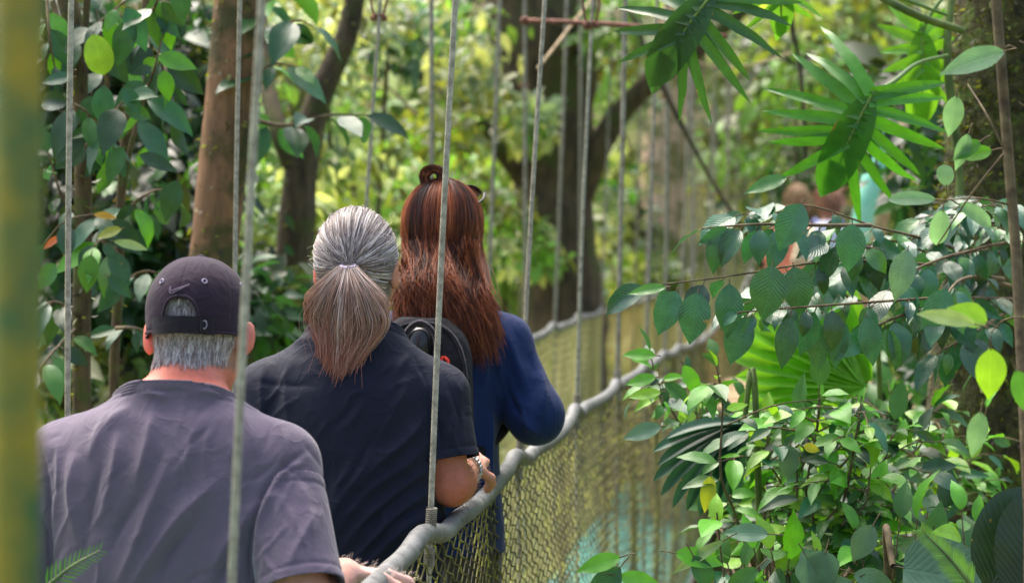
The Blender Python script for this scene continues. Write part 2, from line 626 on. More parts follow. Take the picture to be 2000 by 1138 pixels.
# netting: chain-link zigzag wires hung between rail and deck
for side in 'LR':
    nd = np.arange(-2.6, N_END + .8, 0.01)
    Rp, Dp = rail_pt(nd, side), deck_pt(nd, side)
    Rp[:, 2] -= 0.012
    step = 0.090 if side == 'R' else 0.085
    H = 0.97
    n_lo, n_hi = (-1.6, N_END) if side == 'R' else (-1.0, N_END)
    s0 = np.arange(n_lo * 1.495 - 2.4, n_hi * 1.495 + 2.4, step)
    M_ = 61
    h = np.linspace(0, 1, M_)  # zigzag of the chain links
    for sg in (1, -1):
        S = s0[:, None] + sg * (h * H * 2.5)[None, :]
        zig = (np.arange(M_) % 2 - 0.5) * 2
        S = S + sg * zig[None, :] * 0.011 + 0.004 * np.sin(S * 3.1 + h[None, :] * 9)
        S = np.clip(S, n_lo * 1.495, (N_END + .1) * 1.495)
        N_ = S / 1.495
        pr = np.stack([np.interp(N_, nd, Rp[:, c]) for c in range(3)], -1)
        pd = np.stack([np.interp(N_, nd, Dp[:, c]) for c in range(3)], -1)
        pt = pr + (pd - pr) * h[None, :, None]
        bul = 0.030 * np.sin(h * PI)[None, :] * (0.6 + 0.4 * np.sin(N_ * 6.283))
        pt[..., 0] += (bul if side == 'R' else -bul) + sg * 0.0022 + zig[None, :] * 0.0016
        V, F, C, U = tubes(pt, 0.0023 if side == 'R' else 0.0026, 3)
        mesh_obj('wire_netting', V, F, M['wire' if side == 'R' else 'wire_pale'], bridge)


def twisted(path, R, pitch, sides=5, strands=6, per=9):
    """rope of helical strands along a nearly straight path (2 ends)"""
    a, b = np.asarray(path[0]), np.asarray(path[1])
    L = np.linalg.norm(b - a)
    m = int(L / pitch * per) + 2
    t = np.linspace(0, 1, m)
    d = (b - a) / L
    e1 = unit(np.cross(d, [0, 1, 0]))
    e2 = np.cross(d, e1)
    ctr = a + (b - a) * t[:, None] + (e1 * 0.004) * np.sin(t * 7)[:, None]
    ph = t * L / pitch * 2 * PI
    ps = []
    for kk in range(strands):
        q = ph + kk * 2 * PI / strands
        ps.append(ctr + R * (np.cos(q)[:, None] * e1 + np.sin(q)[:, None] * e2))
    return tubes(np.array(ps), R * 0.62, sides)


def coil(c, axis, R, r, turns, length):
    axis = unit(axis)
    e1 = unit(np.cross(axis, [0, 1, 0.1]))
    e2 = np.cross(axis, e1)
    m = int(turns * 14)
    t = np.linspace(0, 1, m)
    ph = t * turns * 2 * PI
    p = np.asarray(c) + axis * ((t - 0.5) * length)[:, None] + R * (np.cos(ph)[:, None] * e1 + np.sin(ph)[:, None] * e2)
    return tubes(p, r, 6)


# hangers: (side, n, lean px per px upward at that depth)
LEAN = {('R', -1): .057, ('R', 0): .051, ('R', 1): .058, ('R', 2): .040, ('R', 3): .02, ('L', 0): .012, ('L', 1): .016, ('L', 2): .065}
TOPZ = 3.55
for side in 'RL':
    for n in range(-2, 18):
        if side == 'L' and n < -1:
            continue
        nf = {('R', -1): -1.11, ('L', 1): .93}.get((side, n), float(n))
        p = rail_pt(np.array([nf]), side)[0]
        lean = LEAN.get((side, n), 0.02 + 0.02 * math.sin(n * 3.3 + (side == 'L')))
        up = unit(UPV + lean * RIGHT)
        up = unit(np.array([up[0], up[1] * 0.4, up[2]]))
        bot = deck_pt(np.array([nf]), side)[0]
        out = unit((CAM - p) * [1, 1, 0]) * (0.027 if side == 'R' else -0.027)
        top = p + up * ((TOPZ - p[2]) / up[2])
        mid = p + out * 1.0 - up * 0.06
        R = (0.0056 if n < 0 else 0.0063) if n <= 2 else 0.0095
        near_ = (side == 'R' and n <= 2) or (side == 'L' and n <= 2)
        g = Geo()
        if near_:
            V, F, C, U = twisted((mid, top), R * 0.62, 0.072)
        else:
            V, F, C, U = tubes(spline([mid, (mid + top) / 2 + [0.004, 0, 0], top], 8), R, 7)
        g.add(V, F)
        V, F, C, U = tubes(np.array([mid, (mid + bot) / 2 + out * 0.6, bot + out]), R * 0.8, 7)
        g.add(V, F)
        hg = g.build('hanger_cable', M['cable'] if near_ else M['cable_plain'], bridge)
        if n <= 4:
            g = Geo()
            V, F, C, U = coil(p + out + up * 0.030, up, R * 1.5, 0.0021, 11, 0.044)
            g.add(V, F)
            V, F, C, U = coil(p + out - up * 0.044, up, R * 1.5, 0.0021, 9, 0.036)
            g.add(V, F)
            V, F, C, U = coil(p + out - up * 0.008, unit(up + 0.8 * FWD), R * 1.7, 0.0018, 3, 0.03)
            g.add(V, F)
            cl = g.build('wire_wrap', M['cable_plain'], hg)
        # rusty clamps seen on some hangers above head height
        cy = {('L', 2): 35, ('R', 2): 52, ('L', 5): 168, ('R', 5): 190}.get((side, n))
        if cy:
            d = depth_n(n)
            zz = P(1000, cy, float(d))[2]
            c = p + out + up * ((zz - p[2]) / up[2])
            g = Geo()
            V, F = box(c, (0.05, 0.03, 0.014))
            g.add(V, F)
            V, F = torus(c + [0, 0, 0.008], np.array([1, 0, 0]), np.array([0, 1, 0]), 0.016, 0.006)
            g.add(V, F)
            if n <= 2:
                for q in (-1, 1):
                    V, F, C, U = tubes(spline([c + [0.012 * q, 0, 0], c + [0.026 * q, 0, 0.06], c + [0.022 * q, 0, 0.14]], 8), 0.004, 6)
                    g.add(V, F)
            g.build('cable_clamp', M['rust'], hg)
for side in 'LR':
    ns = np.arange(-2.6, N_END + .1, 0.25)
    pts = []
    for n in ns:
        p = rail_pt(np.array([n]), side, False)[0]
        pts.append([p[0] + (0.05 if side == 'R' else 0.02), p[1], TOPZ + 0.22 * ((n - 5.5) / 7) ** 2])
    V, F, C, U = tubes(np.array(pts), 0.014, 8, cap=True)
    mesh_obj('main_cable', V, F, M['cable_plain'], bridge)
a, b = P(1018, 40, 9.0), P(1420, 72, 8.6)
g = Geo()
V, F, C, U = tubes(spline([a, (a + b) / 2 + [0, 0, 0.012], b], 14), 0.0085, 8, cap=True, bump=0.25)
g.add(V, F)
for q in (0.02, 0.33, 0.66):
    V, F = sphere(a + (b - a) * q, 0.018, 8, 6)
    g.add(V, F)
g.build('spacer_rod', M['rust'], bridge)
a, b = P(1330, 112, 12), P(1545, 104, 13)
V, F, C, U = tubes(spline([a, P(1400, 131, 12.3), P(1470, 126, 12.6), b], 24), 0.006, 6)
mesh_obj('slack_wire', V, F, M['wood'], bridge)
a, b = P(1155, 0, 11), P(1050, 135, 10.5)
V, F, C, U = tubes(np.array([a + (a - b) * 1.2, a, b]), 0.007, 6)
mesh_obj('stay_wire', V, F, M['wood'], bridge)

# near entrance post, far posts and far landing
pa, pb = P(28, 1500, 1.75), P(42, -700, 1.75)
pth = spline([pa, (pa + pb) / 2, pb], 14)
pth[0, 2] = float(ground_z(pth[0, 0], pth[0, 1])) - 0.1
g = Geo()
V, F, C, U = tubes(pth, 0.0175, 20, cap=True, bump=0.02)
g.add(V, F)
post = tag(g.build('painted_post', M['post'], origin=[pth[0, 0], pth[0, 1], pth[0, 2]]),
           'blurred green and yellow painted post at the left edge close to the viewer', 'post')

for nm, lab, mt, (x0, y0), (x1, y1), d, r in (
        ('turquoise_post', 'turquoise painted leaning post at the far landing of the bridge', 'turquoise', (1722, 262), (1640, 640), 19.0, 0.085),
        ('wooden_post', 'pale tan wooden post beside the turquoise post at the far landing', 'wood', (1762, 240), (1668, 640), 19.2, 0.07)):
    a, b = P(x0, y0, d), P(x1, y1, d)
    dirv = unit(a - b)
    b = b - dirv * ((b[2] + 1.7) / dirv[2])
    V, F, C, U = tubes(spline([b, (a + b) / 2, a], 8), r, 14, cap=True, bump=0.03)
    tag(mesh_obj(nm, V, F, M[mt], origin=b), lab, 'post')
land = empty('viewing_platform', P(1640, 760, 18.5) * [1, 1, 0] + [0, 0, 0.24],
             'tan plank platform at the far end of the bridge under two distant people', 'platform')
c = LOC[land.name]
g = Geo()
for k in range(16):
    V, F = box(c + [0, -1.5 + k * 0.2, 0.0 + rng.normal(0, .004)], (3.0, 0.18, 0.05))
    g.add(V, F)
g.build('planks', M['wood'], land, smooth=False)
for sx in (-1, 1):
    for sy in (-1, 1):
        q = c + [sx * 1.3, sy * 1.3, 0]
        V, F, C, U = tubes(np.array([q + [0, 0, -1.6], q + [0, 0, -0.05]]), 0.09, 10, cap=True)
        mesh_obj('leg', V, F, M['wood'], land)

# ------------------------------------------------------------------ implicit surfaces for people


class Field:
    def __init__(s, lo, hi, h):
        s.lo = np.asarray(lo, float)
        s.h = h
        n = np.ceil((np.asarray(hi, float) - s.lo) / h).astype(int) + 1
        s.ax = [s.lo[k] + h * np.arange(n[k]) for k in range(3)]
        s.F = np.full(n, 1.0, np.float32)

    def add(s, fn, lo, hi, k=0.02, mode='u'):
        m = k + 3 * s.h
        sl = []
        for a in range(3):
            i0 = np.searchsorted(s.ax[a], lo[a] - m)
            i1 = np.searchsorted(s.ax[a], hi[a] + m)
            sl.append(slice(max(i0, 0), max(i1, i0 + 1)))
        x = s.ax[0][sl[0]][:, None, None]
        y = s.ax[1][sl[1]][None, :, None]
        z = s.ax[2][sl[2]][None, None, :]
        if 0 in (x.size, y.size, z.size):
            return
        f = fn(x, y, z)
        a = s.F[tuple(sl)]
        if mode == 'u':
            h = np.clip(0.5 + 0.5 * (a - f) / k, 0, 1)
            r = a * (1 - h) + f * h - k * h * (1 - h)
        else:                                   # smooth subtraction
            h = np.clip(0.5 - 0.5 * (a + f) / k, 0, 1)
            r = a * (1 - h) - f * h + k * h * (1 - h)
        s.F[tuple(sl)] = r

    def cap(s, a, b, ra, rb, k=0.02, mode='u', flat=None):
        a, b = np.asarray(a, float), np.asarray(b, float)
        d = b - a
        dd = d @ d + 1e-12
        r = max(ra, rb)

        def fn(x, y, z):
            t = np.clip(((x - a[0]) * d[0] + (y - a[1]) * d[1] + (z - a[2]) * d[2]) / dd, 0, 1)
            return np.sqrt((x - a[0] - t * d[0]) ** 2 + (y - a[1] - t * d[1]) ** 2 + (z - a[2] - t * d[2]) ** 2) - (ra + (rb - ra) * t)
        s.add(fn, np.minimum(a, b) - r, np.maximum(a, b) + r, k, mode)

    def ell(s, c, r, R=None, k=0.02, mode='u'):
        c, r = np.asarray(c, float), np.asarray(r, float)
        Rm = np.eye(3) if R is None else np.asarray(R)

        def fn(x, y, z):
            q = [(x - c[0]) * Rm[0, i] + (y - c[1]) * Rm[1, i] + (z - c[2]) * Rm[2, i] for i in range(3)]
            k0 = np.sqrt(sum((q[i] / r[i]) ** 2 for i in range(3)))
            k1 = np.sqrt(sum((q[i] / r[i] ** 2) ** 2 for i in range(3))) + 1e-9
            return k0 * (k0 - 1) / k1
        e = np.full(3, r.max()) if R is not None else r
        s.add(fn, c - e, c + e, k, mode)

    def loft(s, zs, a, b, cx, cy, k=0.03, p=2.3):
        zs = np.asarray(zs, float)
        zz = np.linspace(zs[0], zs[-1], 200)
        def sm(v):
            v = spline(np.stack([zs, np.broadcast_to(v, zs.shape)], 1), 400)
            return np.interp(zz, v[:, 0], v[:, 1])
        A, B, CX, CY = sm(a), sm(b), sm(cx), sm(cy)

        def fn(x, y, z):
            f = lambda T: np.interp(z.ravel(), zz, T).reshape(z.shape)
            aa, bb = f(A), f(B)
            q = (np.abs((x - f(CX)) / aa) ** p + np.abs((y - f(CY)) / bb) ** p) ** (1 / p)
            d = (q - 1) * np.minimum(aa, bb)
            return np.maximum(d, np.maximum(zz[0] - z, z - zz[-1]))
        mx = max(np.max(a), np.max(b))
        s.add(fn, [np.min(cx) - mx, np.min(cy) - mx, zs[0]], [np.max(cx) + mx, np.max(cy) + mx, zs[-1]], k)

    def mesh(s, smooth=2):
        F = s.F
        S = F < 0
        nx, ny, nz = F.shape
        cnt = sum(S[i:nx - 1 + i, j:ny - 1 + j, k:nz - 1 + k].astype(np.int8) for i in (0, 1) for j in (0, 1) for k in (0, 1))
        mask = (cnt > 0) & (cnt < 8)
        ci = np.argwhere(mask)
        ids = np.full(mask.shape, -1, np.int64)
        ids[mask] = np.arange(len(ci))
        pos = np.zeros((len(ci), 3))
        num = np.zeros(len(ci))
        cor = [(i, j, k) for i in (0, 1) for j in (0, 1) for k in (0, 1)]
        for a in cor:
            for ax in range(3):
                if a[ax] == 1:
                    continue
                b = list(a)
                b[ax] = 1
                fa = F[ci[:, 0] + a[0], ci[:, 1] + a[1], ci[:, 2] + a[2]].astype(float)
                fb = F[ci[:, 0] + b[0], ci[:, 1] + b[1], ci[:, 2] + b[2]].astype(float)
                cr = (fa < 0) != (fb < 0)
                t = np.where(cr, fa / np.where(cr, fa - fb, 1), 0)
                p = np.tile(np.array(a, float), (len(ci), 1))
                p[:, ax] += t
                pos += p * cr[:, None]
                num += cr
        V = s.lo + (ci + pos / num[:, None]) * s.h
        Q = []
        for ax in range(3):
            o = [(1, 2), (2, 0), (0, 1)][ax]
            sl0 = [slice(1, -1)] * 3
            sl1 = [slice(1, -1)] * 3
            sl0[ax] = slice(0, -1)
            sl1[ax] = slice(1, None)
            s0, s1 = S[tuple(sl0)], S[tuple(sl1)]
            e = np.argwhere(s0 != s1)
            fl = s0[tuple(e.T)]
            e = e + np.array([0 if k == ax else 1 for k in range(3)])
            d1 = np.zeros(3, int); d1[o[0]] = 1
            d2 = np.zeros(3, int); d2[o[1]] = 1
            g = lambda d: ids[tuple((e - d).T)]
            q = np.stack([g(d1 + d2), g(d2), g(0 * d1), g(d1)], -1)
            q[~fl] = q[~fl][:, ::-1]
            Q.append(q)
        Q = np.concatenate(Q)
        Q = Q[(Q >= 0).all(1)]
        for _ in range(smooth):
            V = lap(V, Q, 0.5)
        return V, Q


def lap(V, Q, f):
    acc = np.zeros_like(V)
    n = np.zeros(len(V))
    for a in range(4):
        for b in ((a + 1) % 4, (a + 3) % 4):
            for c in range(3):
                acc[:, c] += np.bincount(Q[:, a], V[Q[:, b], c], len(V))
            n += np.bincount(Q[:, a], minlength=len(V))
    return V + f * (acc / np.maximum(n, 1)[:, None] - V)


def normals(V, Q):
    N = np.cross(V[Q[:, 2]] - V[Q[:, 0]], V[Q[:, 3]] - V[Q[:, 1]])
    out = np.zeros_like(V)
    for a in range(4):
        for c in range(3):
            out[:, c] += np.bincount(Q[:, a], N[:, c], len(V))
    return unit(out)


def cut(V, Q, planes):
    """drop the faces on the outer side of each plane (point, normal, centre, radius); snap the border onto it"""
    keep = np.ones(len(Q), bool)
    V = V.copy()
    edge = np.full(len(V), 9.0)
    for p, n, c, r in planes:
        n = unit(n)
        g = (V - np.asarray(p)) @ n
        near = np.linalg.norm(V - np.asarray(c), axis=1) < r
        g = np.where(near, g, -9)
        out = g > 0
        allout = out[Q].all(1)
        keep &= ~allout
        mixed = out[Q].any(1) & ~allout
        sel = np.unique(Q[mixed])
        sel = sel[out[sel]]
        V[sel] -= g[sel][:, None] * n
        edge = np.minimum(edge, np.where(near, np.abs((V - np.asarray(p)) @ n), 9.0))
    Q = Q[keep]
    used = np.unique(Q)
    mp = np.full(len(V), -1)
    mp[used] = np.arange(len(used))
    return V[used], mp[Q], edge[used]


def creases(seed, n, x0, x1, y0, y1, ang, sig=5, amp=1.3):
    r = np.random.default_rng(seed)
    out = []
    for _ in range(n):
        x, y, l = r.uniform(x0, x1), r.uniform(y0, y1), r.uniform(20, 75)
        a = math.radians(ang + r.normal(0, 22))
        b = r.normal(0, 7)
        dx, dy = math.cos(a) * l, math.sin(a) * l
        out.append(([(x - dx, y - dy), (x - dy / l * b, y + dx / l * b), (x + dx, y + dy)], sig * r.uniform(.7, 1.7), amp * r.choice([-1, 1], p=[.3, .7]) * r.uniform(.5, 1.4)))
    return out


def stroke_disp(px, strokes):
    out = np.zeros(len(px))
    for pts, sig, amp in strokes:
        pl = spline(pts, max(6, 5 * len(pts)))
        best = np.full(len(px), 1e9)
        bu = np.zeros(len(px))
        m = len(pl)
        for i in range(m - 1):
            a, d = pl[i], pl[i + 1] - pl[i]
            t = np.clip(((px - a) @ d) / (d @ d + 1e-9), 0, 1)
            dd = np.linalg.norm(px - a - t[:, None] * d, axis=1)
            s = dd < best
            best[s] = dd[s]
            bu[s] = (i + t[s]) / (m - 1)
        out += amp * (.5 * np.exp(-(best / sig) ** 2) + .5 * np.exp(-best / (.55 * sig))) * np.clip(np.sin(PI * np.clip(bu, 0.02, 0.98)), 0, 1) ** 0.7
    return out


def rot(ax, deg):
    return np.array(Matrix.Rotation(math.radians(deg), 3, ax))


def skin_colour(V, base, parts):
    """base colour blended towards (centre, radius, colour) patches of real skin tone"""
    C = np.tile(base, (len(V), 1))
    for c, r, col in parts:
        w_ = np.exp(-(np.linalg.norm((V - np.asarray(c)) / np.asarray(r), axis=1)) ** 2)[:, None]
        C = C * (1 - w_) + np.asarray(col) * w_
    return C


class Person:
    """local frame: x right, y ahead, z up, origin between the feet; world = local + loc"""

    def __init__(s, loc, h=0.005):
        s.loc = np.asarray(loc, float)
        s.h = h

    def L(s, x, y, d):
        return P(x, y, d) - s.loc

    def set_head(s, c, R):
        s.hc, s.hR = np.asarray(c, float), R

    def H(s, v):
        return s.hc + np.asarray(v, float) @ s.hR.T

    def add_head(s, f, flare=24, jaw=1.0):
        E = lambda c, r, R=None, k=0.02, mode='u': f.ell(s.H(c), np.asarray(r), s.hR if R is None else s.hR @ R, k, mode)
        E((0, -.012, .028), (.076, .098, .093), k=.02)
        E((0, .03, -.035), (.063 * jaw, .068, .085), k=.03)
        E((0, .062, -.098), (.032 * jaw, .03, .024), k=.03)
        E((0, .082, .018), (.052, .016, .011), k=.02)
        for q in (-1, 1):
            E((q * .032, .096, .000), (.017, .014, .011), k=.012, mode='s')
            E((q * .045, .062, -.035), (.022, .022, .02), k=.025)
            Rr = rot('Z', -q * flare) @ rot('X', -8)
            E((q * (.0835 + (flare - 24) * .00022), -.004, -.008), (.0095, .019, .033), Rr, k=.008)
            E((q * .089, .004, -.004), (.006, .009, .016), Rr, k=.006, mode='s')
        f.cap(s.H((0, .088, .004)), s.H((0, .113, -.036)), .008, .012, .012)
        for q in (-1, 1):
            f.ell(s.H((q * .012, .104, -.041)), (.009, .009, .008), s.hR, .006)
        E((0, .092, -.068), (.022, .009, .006), k=.006)
        E((0, .090, -.077), (.019, .009, .006), k=.004)

    def add_hand(s, f, wrist, dirv, palm_n, curl=1.0, side=1, size=1.0):
        """palm, four unequal bent fingers and a thumb leaving the side of the palm"""
        d = unit(dirv)
        n = unit(np.asarray(palm_n) - d * (np.asarray(palm_n) @ d))       # out of the palm (gripping side)
        t = np.cross(d, n) * side                                          # towards the thumb
        z = size
        for k in range(4):
            o = (k - 1.5) * -.0185 * z
            a = wrist + d * .012 * z + t * o * .7
            b = wrist + d * (.080 - .006 * abs(k - 1.2)) * z + t * o
            f.cap(a, b, .0125 * z, .0112 * z, .012)
        for k, ln in enumerate((.92, 1.02, .96, .76)):
            o = (k - 1.5) * -.0195 * z
            p = wrist + d * (.082 - .006 * abs(k - 1.2)) * z + t * o
            ang = 0.25 * curl
            seg = np.array((.043, .027, .021)) * ln * z
            r0 = .0098 * z
            for i in range(3):
                q = p + seg[i] * (d * math.cos(ang) + n * math.sin(ang) + t * (.03 * (1.5 - k)))
                f.cap(p, q, r0, r0 * .9, .004)
                r0 *= .9
                p = q
                ang += (0.72 + 0.06 * k) * curl
        p = wrist + d * .022 * z + t * .026 * z
        for ln, dv in ((.040, .6 * d + .75 * t + .25 * n * curl), (.032, d * .85 + .25 * t + .5 * n * curl), (.024, d * .7 + .9 * n * curl)):
            q = p + unit(dv) * ln * z
            f.cap(p, q, .0118 * z, .0104 * z, .006)
            p = q

    def legs(s, f, spread, top, extra=0.0, knee=0.48, step=0.0, a=1.0, low=0.02):
        for q in (-1, 1):
            st = step * q
            hip = np.array([q * spread, 0, top])
            kn = np.array([q * (spread + .005), .03 + st * .5, knee])
            an = np.array([q * (spread + .005), -.03 + st, .085])
            f.cap(hip, kn, .085 * a + extra, .058 * a + extra, .03)
            f.cap(kn, an, .058 * a + extra, .040 * a + extra * 1.3, .02)
            f.cap(an, an + [0, 0, -.03], .036 * a, .036 * a, .01) if extra == 0 else None

    def feet(s, f, spread, step=0.0, grow=0.0):
        for q in (-1, 1):
            x = q * (spread + .008)
            y = -.03 + step * q
            f.ell((x, y + .055, .038), (.044 + grow, .135 + grow, .040 + grow * .4), None, .02)
            f.cap((x, y - .03, .045), (x, y - .01, .10), .042 + grow, .040 + grow, .02)

    def obj(s, name, V, Q, mat, parent=None, col=None):
        return mesh_obj(name, V + s.loc, Q, mat, parent, s.loc, True, col)


def solidify(o, t):
    m = o.modifiers.new('thickness', 'SOLIDIFY')
    m.thickness = t
    m.offset = -1


def shirt_mesh(p, prims, planes, strokes, lo, hi, h=0.005, noise=0.0015, hem=0.018, seed=3, sleeves=(), fold_noise=None):
    f = Field(lo, hi, h)
    prims(f)
    V, Q = f.mesh(2)
    N = normals(V, Q)
    px, _ = PX(V + p.loc)
    facing = sst(0.0, 0.45, -(N @ FWD))
    dsp = stroke_disp(px, strokes) * facing * 0.0023
    dsp = dsp + noise * wob(V * [1, 1, .6], 22, seed) + noise * .5 * wob(V, 55, seed + 1)
    if fold_noise:
        fn, fa = fold_noise
        ph = V @ np.asarray(fn) + 1.2 * wob(V, 9, seed + 7)
        dsp = dsp + fa * (1 - np.abs(np.sin(ph))) ** 2 * sst(-.2, .9, wob(V, 7, seed + 9)) * (1 - .7 * facing)
    V = V + N * dsp[:, None]
    V, Q, e = cut(V, Q, planes)
    for sh, el, t0, t1, r0, r1, hn in sleeves:
        sh, el = np.asarray(sh), np.asarray(el)
        d = unit(el - sh)
        L_ = np.linalg.norm(el - sh)
        f = Field(np.minimum(sh, el) - .13, np.maximum(sh, el) + .13, h)
        f.cap(sh - d * .02, sh + (el - sh) * (t1 + .25), r0, r1, .01)
        v, q = f.mesh(2)
        nrm = normals(v, q)
        px, _ = PX(v + p.loc)
        v = v + nrm * (stroke_disp(px, strokes) * sst(0.0, 0.45, -(nrm @ FWD)) * 0.0018 + noise * wob(v * [1, 1, .6], 24, seed) * 1.4
                       + .004 * (1 - np.abs(np.sin(v @ np.array([14., 6, 30]) + 1.3 * wob(v, 14, seed + 4)))) ** 2 * sst(-.1, .8, wob(v, 10, seed + 5)))[:, None]
        v, q, e2 = cut(v, q, [(sh + d * L_ * t0, -d, sh, 9), (sh + d * L_ * t1, unit(d + np.asarray(hn)), sh, 9)])
        Q = np.vstack([Q, q + len(V)])
        V = np.vstack([V, v])
        e = np.concatenate([e, e2])
    N = normals(V, Q)
    V = V + N * (0.0012 * sst(hem, hem * .85, e) - 0.0016 * np.exp(-((e - hem) / .0035) ** 2))[:, None]
    return V, Q


def neckband(p, V, nbp, mat, par):
    g = (V - (nbp + [0, -.02, .034 if p.loc[1] < 4.5 else .035])) @ unit([0, .42, .9])
    s_ = (np.abs(g) < 4e-4) & (np.linalg.norm(V - nbp - [0, 0, .04], axis=1) < .13)
    q = V[s_]
    a = np.arctan2(q[:, 0] - nbp[0], q[:, 1] - nbp[1])
    q = q[np.argsort(a)]
    aa = np.sort(a)
    u = np.linspace(-PI, PI, 60)
    ring = np.stack([np.interp(u, np.concatenate([aa - 2 * PI, aa, aa + 2 * PI]), np.tile(q[:, c], 3)) for c in range(3)], -1)
    for _ in range(3):
        ring[1:-1] = (ring[:-2] + 2 * ring[1:-1] + ring[2:]) / 4
    ctr = ring.mean(0)
    G = Geo()
    for k, (dz, gr, r) in enumerate(((0, 1.01, .0034), (-.006, 1.035, .0034), (-.012, 1.065, .0032), (-.0185, 1.10, .0026))):
        rr_ = ctr + (ring - ctr) * gr + np.array([0, -.25 * dz, dz])
        v, f_, _, _ = tubes(rr_ + p.loc, r, 7)
        G.add(v, f_)
    return G.build('collar', mat, par)


def slerp_paths(roots, tip, m, lift, C, r):
    """hug an ellipsoid (centre C, radii r, head frame) from root directions to a tip direction"""
    a = unit((roots - C) / r)
    b = unit((tip - C) / r)
    b = np.broadcast_to(b, a.shape)
    om = np.arccos(np.clip((a * b).sum(-1), -1, 1))[:, None, None]
    t = np.linspace(0, 1, m)[None, :, None]
    so_ = np.sin(om) + 1e-6
    q = np.sin((1 - t) * om) / so_ * a[:, None, :] + np.sin(t * om) / so_ * b[:, None, :]
    return C + unit(q) * (r + np.asarray(lift)[:, None, None])


def strand_cols(n, m, pal, wts, jitter=.12, tips=None, grad=None):
    k = rng.choice(len(pal), n, p=np.asarray(wts) / sum(wts))
    c = np.asarray(pal)[k] * np.exp(rng.normal(0, jitter, (n, 1)))
    c = np.repeat(c[:, None, :], m, 1)
    if tips is not None:
        t = np.linspace(0, 1, m)[None, :, None] ** grad
        c = c * (1 - t) + (c * .35 + np.asarray(tips) * .65) * t
    return c


# ------------------------------------------------------------------ person 1: man in a grey T-shirt and dark cap
D1 = 4.2
p1 = Person(P(335, 422, D1) * [1, 1, 0])
p1.set_head(p1.L(388, 652, 4.29), rot('Z', -2) @ rot('X', -11))
elbR, wrR = np.array([.262, -.13, .955]), p1.L(672, 1120, 4.22)
elbL, wrL = np.array([-.27, -.06, .95]), np.array([-.30, .16, .99])
nb = np.array([.015, -.012, 1.278])


def p1_body(f):
    f.loft([.80, .95, 1.1, 1.2, 1.27, 1.31], [.185, .19, .19, .17, .12, .07], [.14, .14, .13, .115, .085, .065], 0, 0, .03)
    f.cap(nb - [0, 0, .03], p1.H((0, -.025, -.03)), .068, .062, .03)
    for q, sh, el, wr in ((-1, np.array([-.19, 0, 1.185]), elbL, wrL), (1, np.array([.195, -.005, 1.185]), elbR, wrR)):
        f.cap(nb + [q * .05, 0, 0], sh, .05, .05, .04)
        f.cap(sh, el, .054, .043, .03)
        f.cap(el, wr, .044, .029, .02)
    p1.add_hand(f, wrR, np.array([.62, .5, -.10]), np.array([.3, 0, -1.0]), 1.0, -1)
    p1.add_hand(f, wrL, np.array([-.25, .9, -.1]), np.array([-.4, 0, -1.0]), 1.1, 1)
    f.ell((0, 0, .86), (.17, .14, .13), None, .03)
    p1.legs(f, .095, .86)
    p1.feet(f, .095, .0)
    p1.add_head(f, 48, jaw=1.1)


f = Field((-.45, -.32, -.03), (.52, .42, 1.60), p1.h)
p1_body(f)
V, Q = f.mesh(1)
base, red_ = lin(214, 156, 132), lin(216, 108, 82)
C = skin_colour(V, base, [(nb + [0, 0, .05], (.14, .14, .055), red_), (p1.H((-.085, 0, -.01)), (.022, .04, .045), lin(214, 92, 84)),
                          (p1.H((.085, 0, -.01)), (.022, .04, .045), lin(206, 96, 84)), (p1.H((0, .1, -.03)), (.06, .05, .06), lin(205, 120, 98)),
                          (wrR + [.07, .04, 0], (.08, .08, .05), lin(214, 176, 164))])
hl = (V - p1.hc) @ p1.hR
scalp = sst(.045, .015, hl[:, 1]) * sst(-.074, -.060, hl[:, 2] + .006 * wob(V, 60, 3)) * sst(.082, .076, np.abs(hl[:, 0]))
C = C * (1 - .8 * scalp[:, None]) + .8 * lin(150, 126, 118) * scalp[:, None]
BV1, BN1, BS1 = V, normals(V, Q), scalp
man1 = p1.obj('person', V, Q, M['skin'], None, C)
tag(man1, 'man in purple-grey T-shirt and dark cap with grey hair, hand on the rail', 'person')
for q in (-1, 1):
    V, F = sphere(p1.H((q * .032, .088, .0)), .0115)
    p1_eye = mesh_obj('eye', V + p1.loc, F, M['eye'], man1)


def p1_shirt(f):
    f.loft([.70, .82, .95, 1.05, 1.14, 1.21, 1.265, 1.30, 1.36], [.205, .212, .216, .216, .212, .190, .142, .102, .088],
           [.155, .158, .158, .152, .142, .126, .105, .092, .088], [0, 0, 0, 0, 0, 0, .004, .01, .016], [0, 0, 0, -.003, -.008, -.012, -.012, -.008, -.004], .03, 2.4)
    for q, sh, el in ((-1, np.array([-.19, -.005, 1.188]), elbL), (1, np.array([.193, -.01, 1.188]), elbR)):
        f.cap(nb + [q * .055, -.01, -.035], sh + [0, 0, .004], .060, .064, .05)
        f.cap(sh, sh + (el - sh) * .35, .066, .066, .035)


